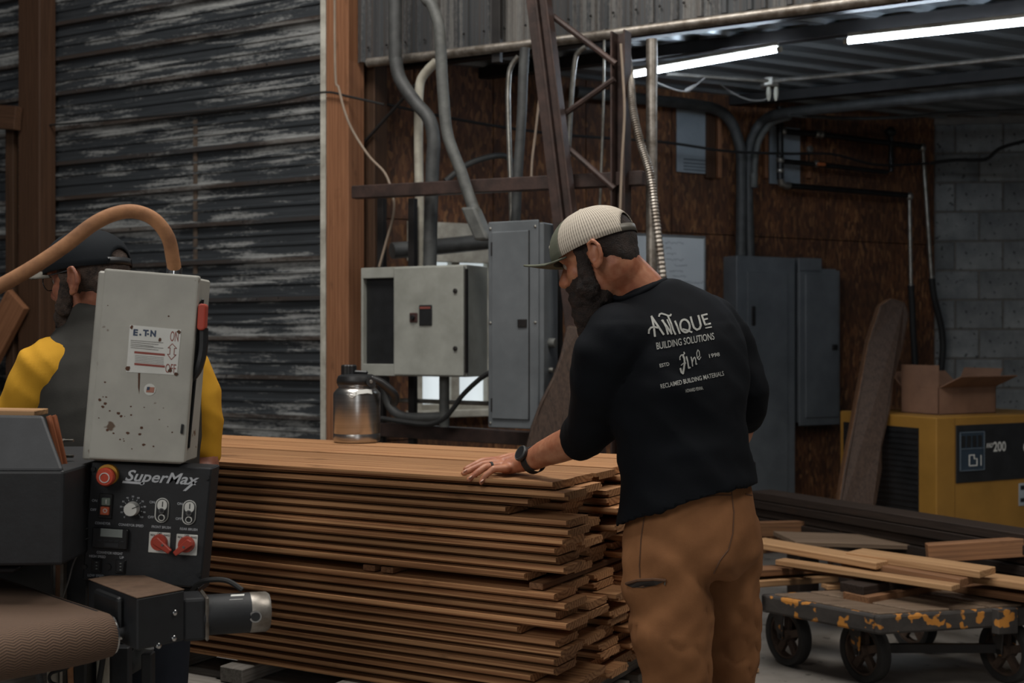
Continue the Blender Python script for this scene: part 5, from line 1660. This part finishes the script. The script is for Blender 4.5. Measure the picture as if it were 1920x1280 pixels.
def make_cap(hd, parent, m_front, m_back, m_brim, half, gap, rise, length=.078, hr=(.112, .090, .100)):
    rx, ry, rz = hr
    shell('cap_front', *crown(hd, rx, ry, rz, -half, half, gap=None), m_front, parent)
    shell('cap_back', *crown(hd, rx, ry, rz, half, 360 - half, gap=gap, nt=70), m_back, parent)
    V, Fs = [], []
    n, mm = 20, 6
    for i in range(n + 1):
        a = -1.15 + 2.30 * i / n
        for j in range(mm + 1):
            r = j / mm
            x0, y0 = rx * math.cos(a), ry * math.sin(a)
            ln = length * math.cos(a * 1.05) ** .55 if abs(a) < 1.15 else 0
            x = x0 + ln * r
            y = y0 * (1 - .06 * r)
            V.append(hd.p(x, y, .010 + rise * r * (length / .078) - .042 * (abs(y) / .075) ** 2 * (.25 + .75 * r)))
    for i in range(n):
        for j in range(mm):
            a = i * (mm + 1) + j
            Fs.append((a, a + 1, a + mm + 2, a + mm + 1))
    shell('cap_brim', V, Fs, None, m_brim, parent, .004)
    mk('cap_button', hd.ell(0, 0, rz + .006, .008, .008, .005, 12, 6), m_back, parent, smooth=True)
    if gap:
        pts = [hd.p(rx * math.cos(math.radians(a)) * 1.0, ry * math.sin(math.radians(a)) * 1.0, .014) for a in range(180 - gap[0] - 4, 180 + gap[0] + 5, 4)]
        V = [q - hd.U * .009 for q in pts] + [q + hd.U * .009 for q in pts]
        k = len(pts)
        shell('cap_strap', V, [(i, i + 1, k + i + 1, k + i) for i in range(k - 1)], None, mat('strap_' + m_back.name, '5d5950' if m_back is M_mesh else '1b1c1e', rough=.5), parent, .002)
def relax(me, n):
    """ease the cloth after folding it"""
    bm = bmesh.new(); bm.from_mesh(me)
    for _ in range(n):
        bmesh.ops.smooth_vert(bm, verts=bm.verts[:], factor=.5, use_axis_x=True, use_axis_y=True, use_axis_z=True)
    bm.to_mesh(me); bm.free(); me.update()
def fold(co, amp, sx, sy, sz, seed=0.0, sharp=True):
    v = noise.noise(Vector((co.x * sx + seed, co.y * sy + seed * 1.7, co.z * sz)))
    if sharp: v = (1 - abs(v) * 2.2)
    return v * amp

# =================================================================== man in the pale mesh cap
def man_main():
    base = W(1300, 640, 2.92); base.z = 0
    man = empty('person', base, 'man in beige mesh cap, black long-sleeved shirt and brown trousers, hand on the planks', 'person')
    at = math.radians(38)
    w = Vector((math.cos(at), math.sin(at), 0)); d = Vector((-math.sin(at), math.cos(at), 0))
    wt = (w + UP * .14).normalized()
    hd = Head(W(1117, 470, 2.92), 62, 22, .98)
    # ---- shirt
    def R(px, py, D, ru, rv, t=1.0): return (W(px, py, D), (w + UP * .14 * t).normalized(), d, ru, rv)
    torso = rings([R(1293, 1040, 2.90, .186, .158, 1.1), R(1293, 1000, 2.90, .188, .158, 1.1), R(1293, 950, 2.90, .182, .152, 1.1), R(1288, 880, 2.90, .166, .136), R(1275, 800, 2.91, .163, .138), R(1272, 720, 2.92, .190, .142), R(1264, 650, 2.94, .196, .136),
                   R(1250, 600, 2.95, .184, .122), R(1238, 568, 2.955, .150, .104), R(1224, 545, 2.955, .104, .088), R(1208, 530, 2.95, .080, .074)])
    larm = capsule([W(1160, 632, 2.84), W(1142, 660, 2.84), W(1126, 725, 2.88), W(1116, 790, 2.96), W(1100, 812, 3.00), W(1080, 828, 3.035)], [.080, .078, .070, .062, .056, .048], 16)
    rarm = capsule([W(1322, 610, 3.05), W(1352, 640, 3.07), W(1385, 695, 3.06), W(1400, 735, 3.05), W(1400, 762, 3.08), W(1396, 788, 3.12)], [.080, .074, .060, .052, .048, .040], 16)
    me = fuse(join(torso, larm, rarm), .0085, 7)
    def cut(me, co, no, near=None, rad=9.0):
        """trim what lies beyond a plane, near a point"""
        bm = bmesh.new(); bm.from_mesh(me)
        vs = [v for v in bm.verts if near is None or (v.co - near).length < rad]
        sel = set(vs)
        es = [e for e in bm.edges if e.verts[0] in sel and e.verts[1] in sel]
        fs = [f for f in bm.faces if all(v in sel for v in f.verts)]
        bmesh.ops.bisect_plane(bm, geom=vs + es + fs, plane_co=co, plane_no=no, clear_outer=True)
        bm.to_mesh(me); bm.free(); me.update()
    hl, hr_ = W(1168, 980, 2.8), W(1420, 904, 3.0)
    hem_n = (hr_ - hl).cross(hl - Vector((0, 0, H + .03))).normalized()
    if hem_n.z > 0: hem_n = -hem_n
    cut(me, hl, hem_n, W(1294, 960, 2.9), .30)
    lc = W(1082, 826, 3.03)
    cut(me, lc, (W(1060, 838, 3.08) - W(1108, 806, 2.99)).normalized(), lc, .085)
    rc = W(1398, 786, 3.115)
    cut(me, rc, (W(1392, 812, 3.15) - W(1400, 750, 3.07)).normalized(), rc, .06)
    me.update()
    for v in me.vertices:
        c = v.co
        n = v.normal
        a = .0035
        f = fold(c, .006, 5, 5, 14, 1.0) + fold(c + Vector((0, 0, c.x * .9)), .006, 4, 4, 11, 4.0)
        v.co = c + n * f * (1.0 if c.z < 1.40 else .5)
    relax(me, 2)
    bvh = BVHTree.FromPolygons([v.co.copy() for v in me.vertices], [tuple(p.vertices) for p in me.polygons])
    shirt = put_mesh('shirt', me, M_shirt, man, label='black long-sleeved shirt with pale back print')
    md = shirt.modifiers.new('thick', 'SOLIDIFY'); md.thickness = .004; md.offset = -1
    # cuffs, collar
    cpts = [W(1143, 549, 2.915), W(1160, 560, 2.88), W(1195, 551, 2.865), W(1228, 534, 2.875), W(1247, 525, 2.92), W(1240, 528, 2.99), W(1200, 545, 3.03), W(1158, 556, 2.99), W(1143, 549, 2.915)]
    mk('collar', tube(cat_rom(cpts, 5), .0065, 8), M_shirt, man, smooth=True)
    def band(name, pts, r, tr, m):
        c, ax = pts
        mk(name, lathe([(r - tr, -.006), (r + tr, -.005), (r + tr, .005), (r - tr, .006)], c, ax, 28, cap=False), m, man, smooth=True)
    cc = W(1074, 831, 3.045); ca = (W(1100, 812, 3.0) - W(1076, 831, 3.04))
    # ---- print on the back
    org = Vector((0, 0, H))
    def onto(px, py):
        dr = (W(px, py, 1.0) - org).normalized()
        hit = bvh.ray_cast(org, dr)[0]
        return (hit - dr * .0025) if hit else None
    def decal(name, V2, Fs, label=None):
        V = [onto(x, y) for x, y in V2]
        Fs = [f for f in Fs if all(V[i] is not None for i in f)]
        V = [v if v is not None else Vector((0, 0, 0)) for v in V]
        mk(name, (V, Fs), M_print, shirt, label=label)
    sc_ = lambda pts: [(1180 + x / 6.4, 560 + y / 6.4) for x, y in pts]
    def arcp(cx, cy, rx, ry, a0, a1, n=14, rot=0):
        o = []
        for i in range(n + 1):
            a = math.radians(a0 + (a1 - a0) * i / n)
            x, y = rx * math.cos(a), ry * math.sin(a)
            r = math.radians(rot)
            o.append((cx + x * math.cos(r) - y * math.sin(r), cy + x * math.sin(r) + y * math.cos(r)))
        return o
    antique = [([(233, 420), (236, 375), (258, 345), (300, 335), (345, 348)], 22), ([(262, 205), (300, 262), (350, 335), (415, 432)], 24), ([(268, 215), (292, 320), (308, 455)], 24),
               ([(398, 252), (440, 335), (465, 428)], 22), ([(388, 252), (450, 330), (512, 425)], 22), ([(452, 245), (490, 330), (510, 425)], 16),
               ([(355, 215), (362, 185), (385, 175), (430, 188), (470, 203), (495, 200), (500, 180)], 20), ([(462, 205), (505, 300), (530, 380), (556, 430)], 20),
               ([(546, 262), (575, 330), (608, 420)], 22), (arcp(668, 325, 56, 78, 0, 360, 20, -12), 24), ([(640, 362), (690, 375), (755, 402)], 20),
               ([(735, 212), (752, 280), (775, 345), (810, 372), (845, 355), (858, 318), (842, 250), (826, 195)], 24),
               ([(868, 195), (888, 250), (910, 308)], 22), ([(862, 200), (938, 182)], 20), ([(885, 252), (942, 236)], 20), ([(903, 312), (978, 294)], 20), ([(912, 350), (990, 336)], 15)]
    for i, (pts, wd) in enumerate(antique):
        decal('back_print', *ribbon(sc_(pts), wd / 6.4), label='pale ANTIQUE lettering' if i == 0 else None)
    fine = [([(608, 735), (606, 700), (622, 675), (650, 668), (664, 655), (652, 636)], 12), ([(642, 672), (660, 720), (664, 770), (655, 830), (645, 895), (625, 880), (612, 830)], 22), ([(620, 800), (650, 772), (682, 770)], 11),
            ([(684, 690), (700, 750), (712, 830), (735, 822)], 18), ([(740, 695), (752, 750), (760, 812)], 13), ([(754, 770), (768, 715), (784, 700), (796, 730), (800, 785), (815, 780)], 12),
            ([(815, 715), (845, 680), (838, 630), (822, 612), (808, 650), (815, 710), (838, 730), (860, 695)], 10)]
    for pts, wd in fine:
        decal('back_print', *ribbon(sc_(pts), wd / 6.4))
    def line_print(s, x0, y0, x1, y1, h, bold=.01, hs=0.0):
        P, Fs, wd = text2d(s, bold)
        L = math.hypot(x1 - x0, y1 - y0); ux, uy = (x1 - x0) / L, (y1 - y0) / L
        vx, vy = uy + hs, -ux
        k = h / .7
        decal('back_print', [(x0 + x / wd * L * ux + y * k * vx, y0 + x / wd * L * uy + y * k * vy) for x, y in P], Fs, label='pale %s lettering' % s)
    line_print('BUILDING SOLUTIONS', 1231, 655, 1340, 636, 13, hs=.03)
    line_print('ESTD', 1237, 688.5, 1255.5, 685, 6.5, .015)
    line_print('1998', 1328, 671, 1350, 667, 7, .015)
    line_print('RECLAIMED BUILDING MATERIALS', 1239, 728.5, 1358, 703.5, 8.5, .01)
    line_print('HOWARD PENNA.', 1286, 736, 1319, 730, 6.5, .01)
    # ---- trousers
    pel = rings([R(1294, 880, 2.90, .146, .116, 1.1), R(1296, 930, 2.90, .158, .126, 1.1), R(1296, 985, 2.90, .170, .142), R(1296, 1040, 2.90, .172, .148, .5), R(1298, 1075, 2.90, .13, .11, .2)])
    ll = capsule([W(1250, 1000, 2.86), W(1248, 1050, 2.84), W(1252, 1110, 2.83), W(1260, 1190, 2.81), W(1270, 1280, 2.80), W(1274, 1400, 2.85), W(1276, 1660, 2.95)], [.088, .100, .098, .086, .071, .073, .070], 18)
    rl = capsule([W(1345, 985, 2.98), W(1356, 1050, 2.99), W(1364, 1110, 3.0), W(1366, 1190, 3.0), W(1364, 1280, 3.0), W(1362, 1380, 3.05), W(1358, 1610, 3.10)], [.098, .092, .084, .072, .060, .068, .066], 18)
    me = fuse(join(pel, ll, rl), .009, 6)
    me.update()
    for v in me.vertices:
        c, n = v.co, v.normal
        k = min(1.3, max(.15, (1.02 - c.z) / .22))
        f = fold(c + Vector((0, 0, c.x * .8)), .014, 4.0, 4.0, 10, 2.0) + fold(c - Vector((0, 0, c.x * .9)), .008, 4, 4, 13, 6.0)
        v.co = c + n * f * k
    relax(me, 5)
    bv2 = BVHTree.FromPolygons([v.co.copy() for v in me.vertices], [tuple(p.vertices) for p in me.polygons])
    pants = put_mesh('trousers', me, M_pants, man, label='brown canvas work trousers')
    def onp(px, py, lift=.003):
        dr = (W(px, py, 1.0) - org).normalized()
        hit = bv2.ray_cast(org, dr)[0]
        return hit - dr * lift if hit else W(px, py, 2.8)
    def seam(name, pts, r, m, lift=.001):
        P = []
        for (a, b), (c, e) in zip(pts, pts[1:]):
            for i in range(6): P.append(onp(a + (c - a) * i / 6, b + (e - b) * i / 6, lift))
        P.append(onp(*pts[-1], lift))
        mk(name, tube(P, r, 6), m, pants)
    M_st = mat('seam_brown', '553720', rough=.8, bump=0)
    seam('zip_pocket', [(1174, 1094), (1195, 1088), (1225, 1086), (1248, 1088)], .0035, M_st, .004)
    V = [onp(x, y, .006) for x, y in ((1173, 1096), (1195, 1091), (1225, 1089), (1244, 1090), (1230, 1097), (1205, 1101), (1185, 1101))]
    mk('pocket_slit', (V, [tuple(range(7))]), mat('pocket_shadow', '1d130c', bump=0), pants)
    mk('zip_pull', tube([onp(1247, 1088), onp(1246, 1096)], .002, 6), M_galv, pants)
    seam('back_seam', [(1371, 915), (1376, 960), (1374, 1000), (1366, 1030), (1350, 1050), (1338, 1075)], .0016, M_st)
    seam('side_seam', [(1208, 968), (1202, 1010), (1199, 1060), (1200, 1082)], .0016, M_st)
    seam('yoke_seam', [(1270, 944), (1310, 934), (1345, 928), (1372, 928)], .0014, M_st)
    seam('pocket_seam', [(1398, 926), (1410, 928)], .0014, M_st)
    for a, b in (((1356, 906), (1358, 914)), ((1374, 903), (1376, 911))):
        pass
    mk('belt_loop', boxf(onp(1366, 906, .003), (1, .3, .05), (0, 1, 0), UP, .022, .005, .014), M_pants, pants, bev=.001)
    for (x, y, D) in ((1276, 1690, 2.95), (1358, 1640, 3.10)):
        c = W(x, y, D); f = d
        a0 = Vector((c.x, c.y, .0))
        me = fuse(join(capsule([a0 + UP * .13, a0 + UP * .06], [.052, .05], 12), ellipsoid(a0 + f * .07 + UP * .045, f, w, UP, .135, .05, .044)), .008, 4)
        put_mesh('boot', me, M_boot, man)
    # ---- body: head, neck, forearms, hand, with the trunk inside the clothes
    G = [hd.skin()]
    G.append(capsule([hd.p(-.030, 0, -.045), W(1166, 515, 2.925), W(1196, 545, 2.94), W(1214, 590, 2.95)], [.062, .063, .065, .066], 18))
    G.append(capsule([W(1232, 625, 2.95), W(1265, 700, 2.93), W(1285, 850, 2.90), W(1294, 960, 2.90)], [.085, .11, .10, .10], 16))
    G.append(capsule([W(1225, 620, 2.93), W(1150, 650, 2.85), W(1118, 780, 2.95), W(1096, 815, 3.01)], [.05, .045, .042, .040], 12))
    G.append(capsule([W(1112, 800, 2.98), W(1080, 826, 3.035), W(1050, 838, 3.09), W(1020, 850, 3.15), W(998, 862, 3.19)], [.044, .043, .040, .034, .029], 16))
    G.append(capsule([W(1260, 620, 2.97), W(1350, 640, 3.07), W(1398, 738, 3.05)], [.05, .045, .035], 12))
    G.append(capsule([W(1400, 742, 3.06), W(1398, 785, 3.11), W(1392, 812, 3.15), W(1378, 838, 3.19), W(1352, 850, 3.22)], [.034, .031, .027, .03, .028], 12))
    for e in ((W(1240, 985, 2.85), W(1262, 1250, 2.81), W(1275, 1650, 2.95)), (W(1350, 985, 2.98), W(1362, 1250, 3.0), W(1358, 1605, 3.10))):
        G.append(capsule([W(1294, 955, 2.90)] + list(e), [.08, .075, .05, .04], 10))
    # hand: palm, four fingers, thumb on the far side
    G.append(capsule([W(1000, 862, 3.20), W(972, 869, 3.225), W(950, 876, 3.232)], [.027, .024, .020], 14))
    G.append(capsule([W(996, 861, 3.24), W(965, 865, 3.268), W(938, 869, 3.275)], [.024, .022, .018], 14))
    G.append(capsule([W(985, 861, 3.28), W(955, 862, 3.31), W(930, 866, 3.31)], [.021, .020, .016], 14))
    fing = [([(950, 878, 3.205), (925, 879, 3.190), (909, 892, 3.185), (902, 905, 3.185)], [.0125, .0100, .0088, .0072]),
            ([(940, 872, 3.235), (910, 875, 3.215), (893, 887, 3.205), (879, 899, 3.200)], [.0125, .0105, .0095, .0078]),
            ([(936, 867, 3.262), (906, 870, 3.250), (886, 879, 3.240), (869, 887, 3.232)], [.0125, .0105, .0095, .0080]),
            ([(930, 863, 3.300), (905, 864, 3.290), (888, 872, 3.280), (873, 879, 3.272)], [.0120, .0105, .0095, .0078]),
            ([(975, 862, 3.31), (950, 865, 3.35), (925, 872, 3.37)], [.015, .0125, .010])]
    for pts, r in fing: G.append(capsule([W(*p) for p in pts], r, 12))
    me = fuse(join(*G), .0042, 4)
    put_mesh('body', me, M_skin, man, label='tanned neck, face and hand')
    for (x, y, D, tip) in ((903.5, 901, 3.176, 0), (882, 894, 3.192, 0), (872, 882, 3.226, 0)):
        c = W(x, y, D)
        mk('fingernail', ellipsoid(c, (-.75, -.15, -.62), (.2, -.97, 0), (-.55, -.15, .8), .0062, .0052, .0022, 10, 6), mat('nail', 'c9a08c', rough=.3, bump=0), man, smooth=True)
    hd.eyes(man)
    # beard, hair
    bd = [hd.ell(.046, 0, -.098, .060, .064, .050), hd.ell(.066, 0, -.138, .050, .050, .052), hd.ell(.082, 0, -.178, .034, .034, .046), hd.ell(.088, 0, -.064, .018, .034, .009)]
    for e in (-1, 1):
        bd.append(hd.cap_([(.010, .070 * e, -.008), (.016, .067 * e, -.045), (.030, .056 * e, -.085)], [.012, .018, .030]))
        bd.append(hd.cap_([(.026, .058 * e, -.072), (.066, .040 * e, -.070)], [.022, .017]))
    me = fuse(join(*bd), .005, 3)
    me.update()
    put_mesh('beard', me, M_beard, man, disp=lambda c, n: noise.noise(c * 60) * .004 + noise.noise(c * 150) * .003, label='long dark brown beard')
    hr = [hd.ell(-.018, 0, .010, .093, .0785, .088), hd.ell(-.066, 0, -.028, .034, .058, .046)]
    for e in (-1, 1): hr.append(hd.cap_([(.020, .070 * e, .006), (.012, .0715 * e, -.02)], [.010, .008]))
    me = fuse(join(*hr), .006, 3)
    bm = bmesh.new(); bm.from_mesh(me)
    me.update()
    put_mesh('hair', me, M_beard, man, disp=lambda c, n: noise.noise(c * 120) * .002)
    bm.free()
    make_cap(hd, man, M_olive, M_mesh, M_olive, 60, (30, .050), .034)
    # cap badge
    mk('cap_badge', hd.ell(.1025, .010, .045, .003, .015, .015, 16, 8), M_mesh, man, smooth=True)
    # watch and ring
    wc = W(1000, 862, 3.19); wx = (W(1020, 850, 3.15) - W(985, 866, 3.21)).normalized()
    ring_pts = [(.0335, -.011), (.0355, -.010), (.0355, .010), (.0335, .011)]
    watch = mk('wristwatch', lathe(ring_pts, wc, wx, 32, cap=False), M_rub, man, smooth='auto', label='black wristwatch')
    fn_ = (W(985, 846, 3.16) - wc); fn_ = (fn_ - wx * fn_.dot(wx)).normalized()
    fc = wc + fn_ * .034
    mk('watch_case', lathe([(.020, 0), (.0215, .003), (.0215, .009), (.019, .012), (.017, .0115)], fc, fn_, 28), M_blk, watch, smooth='auto')
    mk('watch_rim', lathe([(.0215, .009), (.0195, .0125), (.0175, .0118), (.018, .009)], fc, fn_, 28, cap=False), M_dpvc, watch, smooth='auto')
    mk('finger_ring', lathe([(.0108, -.0035), (.0122, -.003), (.0122, .003), (.0108, .0035)], W(921, 874, 3.222), W(935, 872.5, 3.23) - W(910, 875, 3.215), 20, cap=False), M_rub, man, smooth='auto', label='black finger ring')
M_print = mat('print_grey_shirt', '9d9d98', '8d8d88', rough=.8, bump=0)
man_main()

# =================================================================== man behind the switch box
def man_left():
    base = W(215, 640, 3.22); base.z = 0
    man = empty('person', base, 'bearded man in dark cap, charcoal vest and yellow shirt behind the switch box', 'person')
    at = math.radians(22)
    w = Vector((math.cos(at), math.sin(at), 0)); d = Vector((-math.sin(at), math.cos(at), 0))
    hd = Head(W(165, 512, 3.22), 66, 7, 1.08)
    def R(px, py, D, ru, rv, t=.1): return (W(px, py, D), (w + UP * t).normalized(), d, ru, rv)
    core = [(235, 1010, 3.2, .165, .125), (232, 900, 3.2, .175, .130), (228, 800, 3.2, .190, .135), (222, 720, 3.22, .200, .135), (214, 670, 3.23, .190, .122), (206, 636, 3.24, .155, .105), (196, 606, 3.24, .100, .085), (188, 590, 3.24, .078, .075)]
    arml = [(84, 700, 3.15), (62, 740, 3.15), (30, 800, 3.17), (0, 850, 3.2)]
    armr = [(345, 700, 3.30), (368, 745, 3.30), (377, 800, 3.31), (379, 840, 3.32)]
    tee = join(rings([R(*c) for c in core]), capsule([W(110, 690, 3.16)] + [W(*p) for p in arml], [.085, .082, .075, .066, .064], 16), capsule([W(320, 690, 3.28)] + [W(*p) for p in armr], [.08, .078, .066, .058, .055], 16))
    me = fuse(tee, .009, 6); me.update()
    put_mesh('tee_shirt', me, M_tee, man, disp=lambda c, n: fold(c + Vector((0, 0, c.x)), .005, 5, 5, 12, 3.0), label='yellow short-sleeved shirt')
    vest = rings([R(c[0], c[1], c[2], c[3] + .016, c[4] + .018) for c in core[:-1]])
    sh_ = join(vest, capsule([W(130, 668, 3.17), W(108, 690, 3.16)], [.07, .078], 14), capsule([W(305, 672, 3.27), W(325, 690, 3.28)], [.07, .072], 14), capsule([W(172, 600, 3.2), W(205, 600, 3.27)], [.06, .06], 12))
    me = fuse(sh_, .009, 6); me.update()
    put_mesh('vest', me, M_vest, man, disp=lambda c, n: fold(c, .004, 5, 5, 9, 5.0), label='charcoal sleeveless vest')
    G = [hd.skin(), capsule([hd.p(-.025, 0, -.05), W(184, 585, 3.23), W(200, 640, 3.24)], [.060, .062, .075], 16), capsule([W(205, 650, 3.23), W(230, 900, 3.2), W(235, 1010, 3.2)], [.10, .11, .11], 12),
         capsule([W(205, 680, 3.22), W(84, 705, 3.15), W(20, 820, 3.18), W(-20, 880, 3.22), W(-80, 900, 3.1)], [.05, .05, .042, .036, .028], 12),
         capsule([W(-80, 900, 3.1), W(-110, 905, 3.04), W(-135, 915, 3.0)], [.032, .03, .018], 12),
         capsule([W(205, 680, 3.22), W(350, 705, 3.30), W(379, 830, 3.32), W(381, 880, 3.30), W(372, 960, 3.2), W(350, 1010, 3.10)], [.05, .05, .045, .042, .034, .028], 14),
         capsule([W(350, 1010, 3.10), W(340, 1040, 3.06), W(330, 1070, 3.03)], [.033, .032, .018], 12)]
    for k in range(4):
        G.append(capsule([W(-125, 905 + k * 6, 3.01 + k * .012), W(-155, 912 + k * 6, 2.98 + k * .012), W(-170, 930 + k * 5, 2.97 + k * .012)], [.010, .0095, .008], 8))
        G.append(capsule([W(328 + k * 6, 1062, 3.03 + k * .012), W(322 + k * 6, 1090, 3.01 + k * .012), W(325 + k * 6, 1108, 3.0 + k * .012)], [.010, .0095, .008], 8))
    G.append(capsule([W(350, 1022, 3.07), W(360, 1050, 3.03), W(358, 1072, 3.01)], [.012, .011, .009], 8))
    G.append(capsule([W(-105, 912, 3.05), W(-120, 935, 3.01), W(-140, 948, 2.99)], [.012, .011, .009], 8))
    for x in (175, 295):
        G.append(capsule([W(235, 1000, 3.2), W(x, 1060, 3.2), W(x, 1300, 3.2), W(x, 1560, 3.22)], [.08, .075, .05, .04], 10))
    me = fuse(join(*G), .0048, 4)
    put_mesh('body', me, M_skin2, man, label='ruddy face, ear and arm')
    hd.eyes(man)
    pel = [rings([R(236, 980, 3.2, .165, .125), R(236, 1030, 3.2, .175, .14), R(236, 1090, 3.2, .16, .12)])]
    for x in (175, 295): pel.append(capsule([W(x, 1060, 3.2), W(x, 1300, 3.2), W(x, 1585, 3.22)], [.098, .078, .068], 14))
    put_mesh('jeans', fuse(join(*pel), .012, 4), M_jean, man)
    for x in (175, 295):
        c = W(x, 1600, 3.22); a0 = Vector((c.x, c.y, 0))
        put_mesh('boot', fuse(join(capsule([a0 + UP * .13, a0 + UP * .06], [.052, .05], 12), ellipsoid(a0 + d * .07 + UP * .045, d, w, UP, .135, .05, .044)), .009, 3), M_boot, man)
    bd = [hd.ell(.050, 0, -.100, .050, .054, .042), hd.ell(.056, 0, -.125, .040, .042, .036), hd.ell(.086, 0, -.066, .015, .030, .008)]
    for e in (-1, 1):
        bd.append(hd.cap_([(.010, .068 * e, -.012), (.014, .066 * e, -.045), (.030, .056 * e, -.085)], [.011, .015, .022]))
        bd.append(hd.cap_([(.030, .056 * e, -.082), (.060, .036 * e, -.084)], [.018, .014]))
    put_mesh('beard', fuse(join(*bd), .005, 3), M_beard2, man, disp=lambda c, n: noise.noise(c * 60) * .004 + noise.noise(c * 150) * .003, label='greying brown beard')
    hr = [hd.ell(-.018, 0, .010, .093, .0785, .088), hd.ell(-.066, 0, -.028, .034, .058, .046)]
    for e in (-1, 1): hr.append(hd.cap_([(.020, .070 * e, .006), (.012, .0715 * e, -.02)], [.010, .008]))
    put_mesh('hair', fuse(join(*hr), .006, 3), M_beard2, man, disp=lambda c, n: noise.noise(c * 120) * .002)
    make_cap(hd, man, M_capg, M_capd, M_capg, 42, (24, .040), .026, .080)
    # glasses
    M_gl = mat('glasses_rim', '3a3a3c', rough=.3, metal=.3, bump=0)
    gl = []
    for e in (-1, 1):
        c = [(.098 - .010 * abs(math.cos(a)), (.033 + .026 * math.cos(a)) * e, -.012 + .019 * math.sin(a)) for a in [2 * math.pi * i / 16 for i in range(17)]]
        gl.append(tube([hd.p(*q) for q in c], .0016, 6))
        gl.append(tube([hd.p(.088, .060 * e, -.004), hd.p(.05, .076 * e, -.002), hd.p(-.02, .082 * e, .0)], .0018, 6))
    gl.append(tube([hd.p(.098, -.010, -.008), hd.p(.101, 0, -.004), hd.p(.098, .010, -.008)], .0018, 6))
    mk('glasses', join(*gl), M_gl, man, smooth=True)
man_left()
